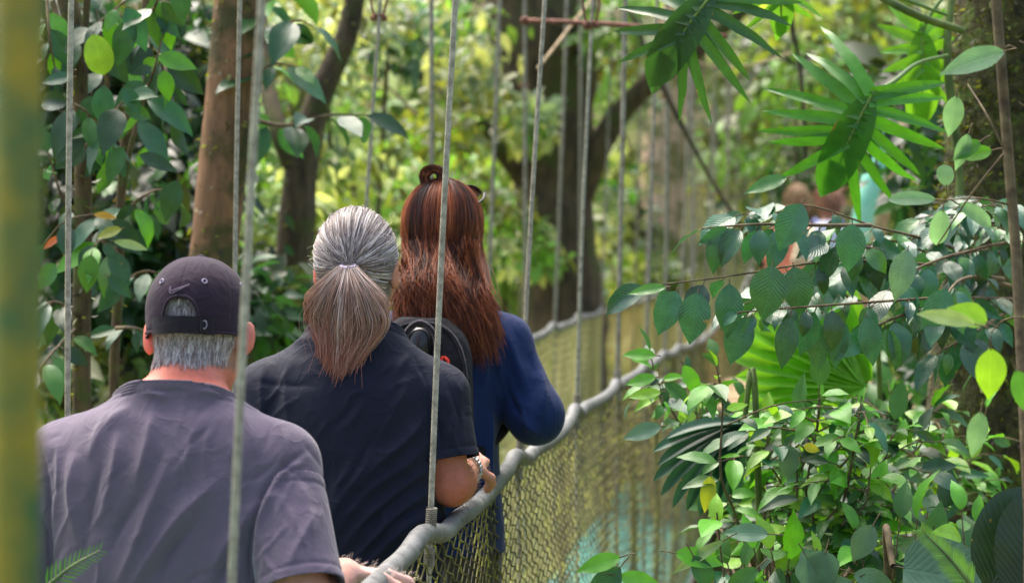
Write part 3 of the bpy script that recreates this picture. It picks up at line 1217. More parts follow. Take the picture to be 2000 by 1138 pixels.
sR = np.array([.193, -.01, 1.188])
sL = np.array([-.19, -.005, 1.188])
dR, dL = unit(elbR - sR), unit(elbL - sL)
hemR = p1.L(565, 1140, 4.15)
planes = [((nb + [0, -.02, .034]), (0, .42, .9), nb + [0, 0, .06], .15),
          ((0, 0, .735), (0, 0, -1), (0, 0, .70), .4)]
st1 = [([(232, 840), (222, 920), (196, 1010)], 13, 5), ([(300, 800), (285, 880), (262, 960)], 16, 5.5),
       ([(330, 900), (290, 1000), (255, 1090), (225, 1150)], 17, 7), ([(430, 935), (350, 1010), (280, 1110), (255, 1160)], 18, 7.5),
       ([(500, 985), (440, 1060), (400, 1150)], 17, 6), ([(545, 950), (512, 1020), (500, 1120)], 12, 5.5),
       ([(150, 880), (140, 960), (150, 1060)], 14, 5), ([(110, 850), (118, 930), (104, 1020)], 12, 4),
       ([(380, 800), (370, 870), (340, 930)], 20, 3.5), ([(520, 800), (545, 850), (550, 920)], 15, 4),
       ([(260, 790), (210, 830), (170, 900)], 16, 4), ([(580, 930), (600, 1000), (612, 1080)], 12, 4),
       ([(620, 990), (590, 1050), (560, 1110)], 11, 3.5), ([(440, 780), (480, 830), (500, 900)], 18, 3),
       ([(600, 878), (552, 912), (516, 965), (494, 1050), (488, 1138)], 6, -4.5), ([(590, 900), (548, 930), (520, 985), (506, 1060)], 8, 4),
       ([(70, 850), (92, 930), (96, 1040), (100, 1138)], 6, -4), ([(280, 960), (240, 1020), (215, 1080)], 11, -4),
       ([(390, 1010), (330, 1080), (300, 1140)], 11, -4.5), ([(470, 1060), (430, 1138)], 11, -4), ([(200, 900), (180, 980), (160, 1100)], 11, -3.5),
       ([(60, 900), (62, 1000), (60, 1100)], 10, 3), ([(330, 775), (300, 768), (270, 765)], 7, 2.2), ([(430, 772), (400, 768), (350, 764)], 7, 2)]
V, Q = shirt_mesh(p1, p1_shirt, planes, st1 + creases(5, 60, 70, 620, 790, 1138, 118) + creases(6, 14, 520, 640, 900, 1130, 75), (-.42, -.26, .66), (.44, .24, 1.42), .004, seed=11, sleeves=[(sR, elbR, .16, .86, .0685, .077, (0, 0, 0)), (sL, elbL, .16, .85, .0685, .076, (0, 0, 0))], fold_noise=(np.array([6, 8, 26.]), .006))
sh1 = p1.obj('t_shirt', V, Q, M['shirt_grey'], man1)
neckband(p1, V, nb, M['shirt_grey'], sh1)
solidify(sh1, .0025)
f = Field((-.3, -.26, .02), (.3, .28, .95), .008)
f.loft([.62, .74, .86, .92], [.16, .192, .192, .185], [.13, .145, .145, .14], 0, 0, .04)
p1.legs(f, .095, .84, .018)
V, Q = f.mesh(2)
V, Q, e = cut(V, Q, [((0, 0, .07), (0, 0, -1), (0, 0, .05), .5)])
tr = p1.obj('trousers', V, Q, M['trousers_dark'], man1)
f = Field((-.2, -.2, -.02), (.2, .25, .18), .006)
p1.feet(f, .095, 0, .007)
V, Q = f.mesh(1)
V[:, 2] = np.maximum(V[:, 2], .0)
p1.obj('shoes', V, Q, M['shoe'], man1)

def arm_hair(p, V, N, a, b, rad, n, col, body):
    a, b = np.asarray(a), np.asarray(b)
    d = b - a
    t = np.clip(((V - a) @ d) / (d @ d), 0, 1)
    near = np.linalg.norm(V - a - t[:, None] * d, axis=1) < rad
    c = np.where(near & (t > .05))[0]
    c = rng.choice(c, n)
    tt = np.linspace(0, 1, 5)[None, :, None]
    q = V[c][:, None] + tt * rng.uniform(.006, .014, (n, 1, 1)) * (unit(d) * .8 + rng.normal(0, .35, (n, 3)))[:, None] + N[c][:, None] * .005 * np.sin(tt * 2)
    v, f_, _, _ = tubes(q + p.loc, .00018, 3)
    mesh_obj('arm_hair', v, f_, M['hair'], body, col=np.tile(col, (len(v), 1)))


arm_hair(p1, BV1, BN1, wrR - (wrR - elbR) * .2, wrR + [.06, .05, 0], .06, 320, lin(216, 196, 184), man1)

# short grey hair round the back of the head below the cap
SC_C, SC_R = np.array([0, -.012, .028]), np.array([.0775, .0995, .0945])


def scalp_roots(n, zlo, zhi, ymax, C=SC_C, r=SC_R):
    out = []
    while len(out) < n:
        v = unit(rng.normal(size=(n * 3, 3)))
        q = C + v * r
        ok = (q[:, 2] > zlo) & (q[:, 2] < zhi) & (q[:, 1] < ymax)
        out.extend(q[ok][: n - len(out)])
    return np.array(out)


r_ = scalp_roots(2600, -.005, .055, .04)
# nape roots on the skin itself
sv_ = ((BV1 - p1.hc) @ p1.hR)
nap = (BS1 > .15) & (sv_[:, 2] < .005) & (sv_[:, 2] > -.060 - .006 * np.sin(sv_[:, 0] * 90)) & (sv_[:, 1] < .035) & (np.abs(sv_[:, 0]) < .069 + .25 * (sv_[:, 2] + .02))
cand = np.where(nap)[0]
cand = cand[rng.uniform(size=len(cand)) < np.interp(sv_[cand, 2], [-.066, -.05], [.5, 1.0])]
cand = rng.choice(cand, 5200)
r_ = np.vstack([r_, sv_[cand] + rng.normal(0, .0016, (len(cand), 3))])
nrm_n = BN1[cand] @ p1.hR
m = 6
t = np.linspace(0, 1, m)[None, :, None]
out_ = unit((r_ - SC_C) / SC_R)
out_[-len(cand):] = nrm_n
ln = rng.uniform(.016, .027, len(r_))[:, None, None] * np.where(r_[:, 2] < -.045, .75, 1.0)[:, None, None]
dn = np.array([0, -.12, -1.0]) + rng.normal(0, .28, (len(r_), 3)) * [1, .5, .5]
dn = dn - (dn * out_).sum(-1, keepdims=True) * out_
pth = r_[:, None, :] - out_[:, None, :] * .001 + t * ln * unit(dn)[:, None, :] + (t ** .6) * ln * .10 * out_[:, None, :]
rad = np.array([.0007, .0007, .00065, .0006, .0005, .0002])
pal = [lin(206, 198, 196), lin(172, 160, 158), lin(236, 232, 230), lin(140, 124, 116), lin(104, 92, 86)]
V, F, Cc, U = tubes(pth @ p1.hR.T + p1.hc + p1.loc, rad, 3, strand_cols(len(r_), m, pal, [4, 3, 3, 2, 1]))
mesh_obj('hair', V, F, M['hair'], man1, col=Cc)

# cap: panelled dome whose rim rises into an arch at the back, band, strap, bill
CC, CR = np.array([0, -.010, .040]), np.array([.0865, .110, .096])
nph, nth = 360, 26
ph = np.linspace(-PI, PI, nph, endpoint=False)        # 0 = back
rim = -.003 - .009 * np.cos(ph)
arch_w, arch_h = .40, .060
ins = np.abs(ph) < arch_w
rim[ins] += arch_h * np.clip(1 - (np.abs(ph[ins]) / arch_w) ** 3.2, 0, 1) ** .6
rz = np.clip((rim - CC[2]) / CR[2], -.7, .9)
th1 = np.arccos(rz)                                    # polar angle of the rim
TH = np.linspace(0.02, 1, nth)[None, :] * th1[:, None]
wide = 1 + .04 * np.sin(TH)
SN = np.where(TH > PI / 2, 1 - .3 * (1 - np.sin(TH)), np.sin(TH) ** .85)
gro = 1 - .006 * np.exp(-((((ph[:, None] + PI / 6) % (PI / 3)) - PI / 6) / .022) ** 2) * np.sin(TH)
gro = gro + .012 * (wob(np.stack([np.sin(ph)[:, None] * np.sin(TH), np.cos(ph)[:, None] * np.sin(TH), np.cos(TH)], -1).reshape(-1, 3), 7, 4).reshape(TH.shape)) * np.sin(TH)
X = CC[0] + CR[0] * wide * gro * SN * np.sin(ph)[:, None]
Y = CC[1] - CR[1] * wide * gro * SN * np.cos(ph)[:, None]
Zc = CC[2] + CR[2] * gro * np.cos(TH)
V = np.stack([X, Y, Zc], -1).reshape(-1, 3)
idx = np.arange(nph * nth).reshape(nph, nth)
F = np.stack([idx[:, :-1], idx[:, 1:], np.roll(idx, -1, 0)[:, 1:], np.roll(idx, -1, 0)[:, :-1]], -1).reshape(-1, 4)
V = np.vstack([V, CC + [0, 0, CR[2] + .001]])
ft = np.stack([idx[:, 0], np.roll(idx[:, 0], -1), np.full(nph, len(V) - 1)], -1)
W1 = lambda v: np.asarray(v) @ p1.hR.T + p1.hc + p1.loc
capo = mesh_obj('cap', W1(V), [F, ft], M['cap'], man1)
solidify(capo, .003)
rp = np.stack([X[:, -1], Y[:, -1], Zc[:, -1]], -1)
rp = np.vstack([rp, rp[:1]])
V, F, C, U = tubes(W1(rp), .0032, 6)
mesh_obj('hem', V, F, M['cap'], capo)


def on_cap(phv, zv, off=0.0):
    tz = np.arccos(np.clip((np.asarray(zv, float) - CC[2]) / CR[2], -.9, .99))
    r1 = (1 + .04 * np.sin(tz)) * np.where(tz > PI / 2, 1 - .3 * (1 - np.sin(tz)), np.sin(tz) ** .85)
    phv = np.asarray(phv)
    return np.stack([CC[0] + (CR[0] * r1 + off) * np.sin(phv), CC[1] - (CR[1] * r1 + off) * np.cos(phv), np.broadcast_to(zv, phv.shape)], -1)


def band(z0, z1, pa, pb, off, name, mat, par, thick=.0022, n=40, zsl=0.0):
    q = np.linspace(pa, pb, n)
    g = Geo()
    rows = [on_cap(q, z0 + zsl * q, off), on_cap(q, z1 + zsl * q, off), on_cap(q, z1 + zsl * q, off + thick), on_cap(q, z0 + zsl * q, off + thick)]
    V = np.concatenate(rows)
    I = np.arange(4 * n).reshape(4, n)
    F = np.concatenate([np.stack([I[a][:-1], I[a][1:], I[b][1:], I[b][:-1]], -1) for a, b in ((0, 1), (1, 2), (2, 3), (3, 0))])
    F = np.vstack([F, [[I[0, 0], I[1, 0], I[2, 0], I[3, 0]], [I[3, -1], I[2, -1], I[1, -1], I[0, -1]]]])
    return mesh_obj(name, W1(V), F, mat, par, smooth=False)


stp = band(-.016, .014, -.66, .70, .001, 'strap', M['cap_strap'], capo)
bk = band(-.011, .009, .42, .56, .0042, 'buckle', M['cap_strap'], capo)
V, F, C, U = tubes(W1(on_cap(np.array([.46, .50, .53, .50, .46]), np.array([.006, .007, .000, -.007, -.006]), .0075)), .0009, 5)
mesh_obj('buckle_mark', V, F, M['pale_stitch'], bk)
V, F = sphere(W1(CC + [0, 0, CR[2] + .001]), (.008, .008, .005), 12, 8)
mesh_obj('button', V, F, M['cap'], capo)
for q, zq in ((-.50, .078), (.46, .078), (1.45, .085), (-1.5, .085)):
    c = on_cap(np.array([q]), zq, .001)[0]
    nrm = unit((c - CC) / CR ** 2)
    e1 = unit(np.cross(nrm, [0, 0, 1]))
    V, F = torus(c, e1, np.cross(nrm, e1), .0042, .0013, 14, 6)
    mesh_obj('eyelet', W1(V), F, M['pale_stitch'], capo)
# embroidered tick-shaped outline above the arch
tt = np.linspace(0, 1, 14)
tick = np.array([(-.30, .060), (-.285, .0535), (-.25, .0525), (-.15, .0560), (-.02, .0605), (.06, .0635), (-.05, .0578), (-.16, .0520), (-.25, .0475), (-.30, .0495), (-.315, .0550), (-.30, .060)])
tick[:, 0] += .10
tp = on_cap(tick[:, 0] * 1.05, tick[:, 1] + .006, .0022)
V, F, C, U = tubes(W1(spline(tp, 60)), .0009, 5)
mesh_obj('embroidered_mark', V, F, M['dull_stitch'], capo)
# bill at the front
a = np.linspace(-1.15, 1.15, 24)
g = Geo()
rows = []
for k, rr in enumerate((1.0, 1.2, 1.42, 1.62)):
    sq = np.cos(a / 1.15 * PI / 2) ** .6
    ex = (rr - 1) * .11 * sq
    rows.append(np.stack([CC[0] + CR[0] * 1.02 * np.sin(a), CC[1] + CR[1] * 1.02 * np.cos(a) + ex, np.full(24, .012) - .05 * (rr - 1) - .16 * (CR[0] * np.sin(a)) ** 2 / .09], -1))
V = np.concatenate(rows)
I = np.arange(96).reshape(4, 24)
F = np.concatenate([np.stack([I[k][:-1], I[k][1:], I[k + 1][1:], I[k + 1][:-1]], -1) for k in range(3)])
bill = mesh_obj('bill', W1(V), F, M['cap'], capo)
solidify(bill, .004)
# glasses: temples over the ears and lenses in front
g = Geo()
for q in (-1, 1):
    tp = np.array([(q * .070, .088, .004), (q * .083, .03, .006), (q * .088, -.004, .002), (q * .0885, -.016, -.008), (q * .0885, -.022, -.020 - .01 * q)])
    V, F, C, U = tubes(W1(spline(tp, 16)), np.linspace(.0018, .0032, 16), 6, cap=True)
    g.add(V, F)
    V, F = sphere(W1((q * .034, .112, -.004)), (.026, .004, .019), 16, 8)
    g.add(V, F)
V, F, C, U = tubes(W1(np.array([(-.012, .115, .004), (0, .12, .006), (.012, .115, .004)])), .0018, 6)
g.add(V, F)
g.build('glasses', M['black_plastic'], man1)

# ------------------------------------------------------------------ person 2: man with the long grey ponytail, navy T-shirt
D2 = 5.0
p2 = Person(P(690, 422, D2) * [1, 1, 0])
p2.set_head(p2.L(697, 528, 5.03), rot('Z', -3) @ rot('X', -3))
s2R, s2L = np.array([.178, -.005, 1.245]), np.array([-.182, -.005, 1.25])
e2R, w2R = p2.L(882, 950, 4.96), p2.L(912, 915, 5.14)
e2L, w2L = np.array([-.25, -.10, 1.0]), np.array([-.29, .14, 1.03])
nb2 = np.array([.004, -.01, 1.36])


def p2_body(f):
    f.loft([.82, .95, 1.1, 1.22, 1.31, 1.36], [.165, .165, .165, .155, .11, .065], [.135, .14, .13, .115, .085, .06], 0, 0, .03)
    f.cap(nb2 - [0, 0, .03], p2.H((0, -.02, -.03)), .062, .058, .03)
    for q, sh, el, wr in ((-1, s2L, e2L, w2L), (1, s2R, e2R, w2R)):
        f.cap(nb2 + [q * .05, 0, -.01], sh, .05, .05, .04)
        f.cap(sh, el, .049, .037, .03)
        f.cap(el + (wr - el) * .25, wr, .041, .025, .02)
        f.cap(el, el + (wr - el) * .25, .037, .041, .02)
        f.ell(el + unit(el - (sh + wr) / 2) * .028, (.016, .016, .016), None, .014)
    p2.add_hand(f, w2R, p2.L(932, 872, 5.26) - w2R, np.array([-.4, .3, -.7]), 1.5, -1)
    p2.add_hand(f, w2L, np.array([-.1, .9, .1]), np.array([.3, .1, -1.0]), 1.1, 1)
    f.ell((0, 0, .88), (.165, .135, .13), None, .03)
    p2.legs(f, .09, .88, knee=.5, step=.12)
    p2.feet(f, .09, .12)
    p2.add_head(f)


f = Field((-.45, -.32, -.03), (.45, .46, 1.68), .005)
p2_body(f)
V, Q = f.mesh(1)
V = V + normals(V, Q) * ((.0011 * wob(V, 90, 3) + .0009 * wob(V * [1, 1, 3], 150, 4)) * np.exp(-(np.linalg.norm(V - e2R, axis=1) / .06) ** 2))[:, None]
C = skin_colour(V, lin(196, 134, 106), [(e2R, (.10, .10, .10), lin(176, 98, 70)), (p2.H((-.085, 0, -.01)), (.022, .04, .045), lin(212, 112, 96)),
                                        (w2R + [.03, .08, .05], (.08, .08, .06), lin(214, 164, 144))])
hl = (V - p2.hc) @ p2.hR
scalp = sst(.05, .02, hl[:, 1]) * sst(-.075, -.055, hl[:, 2]) * sst(.083, .077, np.abs(hl[:, 0]))
C = C * (1 - scalp[:, None]) + lin(120, 110, 106) * scalp[:, None]
BV2, BN2 = V, normals(V, Q)
man2 = p2.obj('person', V, Q, M['skin'], None, C)
tag(man2, 'man with long grey ponytail and navy T-shirt walking in the middle, seen from behind', 'person')
for q in (-1, 1):
    V, F = sphere(p2.H((q * .032, .088, .0)), .0115)
    mesh_obj('eye', V + p2.loc, F, M['eye'], man2)


arm_hair(p2, BV2, BN2, e2R, w2R, .06, 900, lin(120, 92, 70), man2)


def p2_shirt(f):
    f.loft([.72, .85, .97, 1.07, 1.17, 1.25, 1.31, 1.345, 1.40], [.192, .192, .190, .188, .186, .172, .130, .098, .084],
           [.160, .162, .160, .150, .140, .124, .104, .092, .086], [0, 0, 0, 0, 0, 0, .003, .004, .004], [0, 0, 0, -.003, -.008, -.012, -.012, -.008, -.004], .03, 2.3)
    for q, sh, el in ((-1, s2L, e2L), (1, s2R, e2R)):
        f.cap(nb2 + [q * .055, -.01, -.03], sh + [0, 0, .004], .056, .060, .05)
        f.cap(sh, sh + (el - sh) * .35, .062, .062, .035)


d2R, d2L = unit(e2R - s2R), unit(e2L - s2L)
hem2R = p2.L(880, 905, 4.97)
planes = [(nb2 + [0, -.02, .035], (0, .42, .9), nb2 + [0, 0, .06], .15),
          ((0, 0, .76), (0, 0, -1), (0, 0, .72), .4)]
st2 = [([(800, 740), (770, 800), (740, 850)], 13, 4), ([(838, 800), (800, 850), (740, 905), (690, 960)], 15, 5.5),
       ([(840, 850), (800, 900), (720, 960), (650, 1050)], 14, 5.5), ([(846, 905), (790, 950), (720, 1010), (660, 1080)], 13, 6),
       ([(850, 950), (800, 985), (740, 1040), (680, 1110)], 12, 6), ([(850, 1000), (790, 1030), (730, 1090), (690, 1138)], 12, 5.5),
       ([(846, 1045), (790, 1075), (740, 1125)], 11, 5), ([(735, 880), (700, 930), (660, 990), (630, 1060)], 16, 5),
       ([(700, 880), (660, 950), (640, 1010)], 13, 3.5), ([(566, 690), (560, 760), (565, 830)], 12, 3.5), ([(520, 690), (512, 760), (520, 850)], 13, 4),
       ([(820, 720), (838, 770), (846, 830)], 10, 4), ([(870, 760), (880, 820), (884, 880)], 11, 4), ([(850, 790), (858, 850), (862, 900)], 9, -4),
       ([(812, 700), (835, 760), (842, 850), (846, 900)], 5, -4), ([(556, 690), (540, 640)], 5, -2.5), ([(610, 660), (560, 668), (520, 690)], 9, 2.5),
       ([(830, 930), (770, 975), (700, 1040)], 8, -4), ([(840, 980), (780, 1010), (720, 1070)], 8, -4.5), ([(800, 690), (780, 720), (770, 760)], 9, 3),
       ([(900, 800), (902, 850), (896, 890)], 9, 3), ([(640, 1000), (600, 1080)], 11, 3)]
V, Q = shirt_mesh(p2, p2_shirt, planes, st2 + creases(8, 45, 520, 850, 680, 1138, 130) + creases(9, 12, 840, 915, 740, 900, 80), (-.40, -.28, .68), (.42, .24, 1.46), .004, seed=21, sleeves=[(s2R, e2R, .16, .70, .0645, .069, (0, 0, 0)), (s2L, e2L, .16, .8, .0645, .069, (0, 0, 0))], fold_noise=(np.array([6, 8, 26.]), .006))
sh2 = p2.obj('t_shirt', V, Q, M['shirt_navy'], man2)
neckband(p2, V, nb2, M['shirt_navy'], sh2)
solidify(sh2, .0025)
f = Field((-.3, -.3, .02), (.3, .34, .98), .008)
f.loft([.66, .76, .88, .94], [.15, .178, .178, .17], [.13, .142, .142, .135], 0, 0, .04)
p2.legs(f, .09, .86, .018, .5, .12)
V, Q = f.mesh(2)
V, Q, e = cut(V, Q, [((0, 0, .07), (0, 0, -1), (0, 0, .05), .5)])
p2.obj('trousers', V, Q, M['trousers_dark'], man2)
f = Field((-.2, -.3, -.02), (.2, .36, .18), .006)
p2.feet(f, .09, .12, .007)
V, Q = f.mesh(1)
V[:, 2] = np.maximum(V[:, 2], .0)
p2.obj('shoes', V, Q, M['shoe'], man2)
# watch bracelet
ax2 = unit(w2R - e2R)
g = Geo()
b1 = unit(np.cross(ax2, [0, 0, 1]))
b2 = np.cross(ax2, b1)
cw = w2R - ax2 * .012 + p2.loc
for k in range(26):
    a_ = k * 2 * PI / 26
    for oo in (-.0055, 0, .0055):
        V, F = sphere(cw + ax2 * oo + .0325 * (math.cos(a_) * b1 + math.sin(a_) * b2), .0042, 8, 6)
        g.add(V, F)
g.build('bracelet', M['steel'], man2)

# hair: swept to a tie at the back, then the tail
H2 = lambda v: np.asarray(v) @ p2.hR.T + p2.hc + p2.loc
tie = np.array([.012, -.118, .004])
r_ = scalp_roots(8500, -.062, .2, .062)
r_ = r_[~((np.abs(r_[:, 0]) > .066) & (r_[:, 2] < .012) & (r_[:, 1] > -.035))]
m = 16
lift = rng.uniform(.000, .0085, len(r_)) + .003 * (wob(r_ * 1.0, 60, 9) > 0.2)
pth = slerp_paths(r_, tie, m, lift, SC_C, SC_R)
t = np.linspace(0, 1, m)
tail_in = sst(.72, 1, t)[None, :, None]
pth = pth * (1 - tail_in) + (tie + rng.normal(0, .0055, (len(r_), 1, 3)) * [1, .6, 1] + np.array([0, .006, 0])) * tail_in
pth = pth + (.0014 * np.sin(t * 9 + rng.uniform(0, 6, (len(r_), 1))))[:, :, None] * rng.normal(size=(len(r_), 1, 3)) * (t * (1 - t) * 4)[None, :, None]
pal = [lin(224, 216, 212), lin(184, 172, 166), lin(140, 126, 122), lin(84, 76, 78), lin(244, 240, 238), lin(178, 146, 128)]
clump = np.clip(((wob(unit((r_ - SC_C) / SC_R), 16, 31) + .5 * wob(unit((r_ - SC_C) / SC_R), 40, 33)) * 1.3 + 2.4 + rng.normal(0, .9, len(r_))).round().astype(int), 0, 5)
order = np.array([4, 0, 1, 2, 3, 5])
cc = np.asarray(pal)[order[clump]] * np.exp(rng.normal(0, .12, (len(r_), 1)))
cc = np.repeat(cc[:, None], m, 1)
g = Geo()
rad = np.full(m, .0007)
V, F, Cc, U = tubes(H2(pth), rad, 3, cc)
g.add(V, F, Cc)
n = 7000
m = 18
t = np.linspace(0, 1, m)[None, :, None]
sx = rng.normal(0, .40, n).clip(-1, 1)
sx = sx + .05 * np.sin(sx * 21) + .03 * np.sin(sx * 47 + 1)
L_ = (.238 - .030 * sst(0, -1, sx) + .012 * wob(np.stack([sx, 0 * sx, 0 * sx], -1), 11, 5)) * (1 - .45 * rng.uniform(size=n) ** 2)
sy = rng.normal(0, .4, n).clip(-1, 1)
wid = (.092 * (1 - .2 * np.abs(sx)))
xs = tie[0] + sx[:, None, None] * .012 + sx[:, None, None] * wid[:, None, None] * (.10 + .90 * np.minimum(t / .50, 1) - .05 * np.exp(-((t - .5) / .12) ** 2) - .62 * sst(.5, 1, t)) + (-.016) * t + .010 * np.sin(t * 3.1)
ys = tie[1] - .012 - .016 * np.sin(PI * np.clip(t * 1.6, 0, 1)) + sy[:, None, None] * (.007 + .020 * sst(0, .5, t)) + .012 * t
zs = tie[2] + sy[:, None, None] * .004 - L_[:, None, None] * t * (1 - .10 * np.abs(sx[:, None, None])) + .0 * t
wv = .0042 * np.sin(t * 7 + sx[:, None, None] * 9 + sy[:, None, None] * 5) * t + rng.normal(0, .0045, (n, 1, 1)) * t ** 2 + .005 * np.sin(t * 5 + wob(np.stack([sx * 4, sy * 3, 0 * sx], -1), 5, 8)[:, None, None] * 6) * t
pth = np.concatenate([xs + wv, ys + wv * .6, zs + 0 * wv], -1)
pal2 = [lin(208, 192, 182), lin(172, 146, 132), lin(236, 226, 218), lin(124, 100, 88), lin(190, 166, 148)]
kk = np.clip((wob(np.stack([sx * 3, sy * 2, 0 * sx], -1), 4.5, 41) * 1.6 + 2 + rng.normal(0, .9, n)).round().astype(int), 0, 4)
cc = np.asarray(pal2)[np.array([2, 0, 1, 4, 3])[kk]] * np.exp(rng.normal(0, .13, (n, 1)))
tg = t ** 1.3
cc = cc[:, None] * (1 - tg * .75) + (lin(186, 112, 88) * np.exp(rng.normal(0, .2, (n, 1))))[:, None] * tg * .75
rad = np.interp(np.linspace(0, 1, m), [0, .8, 1], [.00072, .0006, .00015])
V, F, Cc, U = tubes(H2(pth), rad, 3, cc)
g.add(V, F, Cc)
# flyaway strands
q_ = H2(pth[:140] + np.cumsum(rng.normal(0, .0035, (140, 1, 3)) * np.ones((1, m, 1)) * .35, 1))
V, F, Cc, U = tubes(q_, .0004, 3, cc[:140])
g.add(V, F, Cc)
n = 70
fl = scalp_roots(n, -.02, .13, .03)
o_ = unit((fl - SC_C) / SC_R)
tt = np.linspace(0, 1, 8)[None, :, None]
dv = unit(np.cross(o_, rng.normal(size=(n, 3))))
pth = fl[:, None] + o_[:, None] * (.007 + .006 * tt) + dv[:, None] * tt * .025 + .006 * np.sin(tt * 5) * rng.normal(size=(n, 1, 3))
V, F, Cc, U = tubes(H2(pth), .00035, 3, strand_cols(n, 8, pal[:2], [1, 1]))
g.add(V, F, Cc)
hair2 = g.build('hair', M['hair'], man2)
V, F = torus(H2(tie + [0, -.006, .001]), p2.hR @ np.array([1., 0, 0]), p2.hR @ np.array([0, .75, .25]), .0145, .0035, 24, 8)
mesh_obj('hair_tie', V, F, M['hair_tie'], man2)

# ------------------------------------------------------------------ person 3: woman with long auburn hair, navy jacket and dark backpack
D3 = 5.75
p3 = Person(P(876, 422, D3) * [1, 1, 0])
p3.set_head(p3.L(868, 460, 5.82), rot('Z', -14) @ rot('X', -2))
s3R, s3L = np.array([.140, .0, 1.325]), np.array([-.145, .0, 1.325])
e3R, w3R = p3.L(1046, 812, 5.72), np.array([.10, .24, 1.20])
e3L, w3L = np.array([-.235, -.02, 1.13]), np.array([-.09, .24, 1.19])
nb3 = np.array([.0, -.008, 1.425])


def p3_body(f):
    f.loft([.86, .98, 1.12, 1.26, 1.36, 1.41], [.112, .112, .112, .126, .10, .055], [.10, .10, .10, .10, .08, .055], 0, 0, .03)
    f.cap(nb3 - [0, 0, .03], p3.H((0, -.02, -.04)), .052, .050, .03)
    for q, sh, el, wr in ((-1, s3L, e3L, w3L), (1, s3R, e3R, w3R)):
        f.cap(nb3 + [q * .04, 0, -.02], sh, .042, .042, .04)
        f.cap(sh, el, .044, .037, .03)
        f.cap(el, wr, .038, .024, .02)
    p3.add_hand(f, w3R, np.array([-.75, .4, .15]), np.array([0, -.5, -1.0]), 1.2, -1, .92)
    p3.add_hand(f, w3L, np.array([.75, .4, .15]), np.array([0, -.5, -1.0]), 1.2, 1, .92)
    f.ell((0, 0, .90), (.112, .10, .10), None, .03)
    p3.legs(f, .056, .86, knee=.52, step=.10, a=.66)
    p3.feet(f, .056, .10)
    p3.add_head(f, jaw=.94)


f = Field((-.42, -.30, -.03), (.42, .46, 1.76), .0055)
p3_body(f)
V, Q = f.mesh(1)
C = skin_colour(V, lin(222, 172, 148), [])
hl = (V - p3.hc) @ p3.hR
scalp = sst(.05, .02, hl[:, 1]) * sst(-.09, -.06, hl[:, 2]) * sst(.083, .077, np.abs(hl[:, 0]))
C = C * (1 - scalp[:, None]) + lin(74, 40, 28) * scalp[:, None]
wom = p3.obj('person', V, Q, M['skin'], None, C)
tag(wom, 'woman with long auburn hair and small top bun, in a navy blue jacket', 'person')
for q in (-1, 1):
    V, F = sphere(p3.H((q * .032, .088, .0)), .0115)
    mesh_obj('eye', V + p3.loc, F, M['eye'], wom)


def p3_jacket(f):
    f.loft([.78, .88, .98, 1.10, 1.22, 1.30, 1.37, 1.42, 1.47], [.136, .132, .124, .122, .136, .136, .098, .074, .070],
           [.118, .118, .116, .114, .12, .115, .095, .078, .072], 0, [0, 0, 0, 0, -.004, -.008, -.008, -.006, -.004], .03, 2.3)
    for q, sh, el in ((-1, s3L, e3L), (1, s3R, e3R)):
        f.cap(nb3 + [q * .045, -.008, -.045], sh + [0, 0, .0], .045, .052, .05)
        f.cap(sh, el, .055, .064, .035)
        wr = w3R if q == 1 else w3L
        f.cap(el, el + (wr - el) * .92, .064, .044, .03)


st3 = [([(985, 640), (1010, 710), (1030, 770)], 12, 4), ([(960, 660), (985, 740), (1010, 800)], 12, 4), ([(1050, 720), (1060, 770), (1060, 820)], 10, 4),
       ([(960, 800), (950, 880), (955, 960)], 10, 5), ([(925, 780), (915, 860), (930, 950)], 10, 4), ([(1000, 800), (1030, 830), (1050, 850)], 10, 4),
       ([(940, 640), (948, 700), (945, 760)], 8, 3), ([(975, 700), (1000, 780), (1030, 840)], 7, -4)]
pl3 = [(nb3 + [0, -.02, .03], (0, .3, .95), nb3 + [0, 0, .05], .14),
       (w3R + unit(e3R - w3R) * .02, unit(w3R - e3R), w3R, .10), (w3L + unit(e3L - w3L) * .02, unit(w3L - e3L), w3L, .10),
       ((0, 0, .82), (0, 0, -1), (0, 0, .78), .4)]
V, Q = shirt_mesh(p3, p3_jacket, pl3, [(a, b, c * 1.8) for a, b, c in st3] + creases(12, 26, 900, 1080, 630, 1040, 75, 5, 1.8), (-.40, -.26, .76), (.40, .38, 1.52), .006, seed=31, fold_noise=(np.array([10, 8, 30.]), .006), noise=.0022)
jk = p3.obj('jacket', V, Q, M['jacket'], wom)
solidify(jk, .003)
f = Field((-.3, -.3, .02), (.3, .34, 1.0), .009)
f.loft([.72, .82, .92, .98], [.11, .118, .114, .108], [.10, .106, .104, .10], 0, 0, .04)
p3.legs(f, .056, .86, .012, .52, .10, .66)
V, Q = f.mesh(2)
V, Q, e = cut(V, Q, [((0, 0, .07), (0, 0, -1), (0, 0, .05), .5)])
p3.obj('trousers', V, Q, M['trousers_dark'], wom)
f = Field((-.2, -.3, -.02), (.2, .36, .18), .007)
p3.feet(f, .056, .10, .006)
V, Q = f.mesh(1)
V[:, 2] = np.maximum(V[:, 2], .0)
p3.obj('shoes', V, Q, M['shoe'], wom)

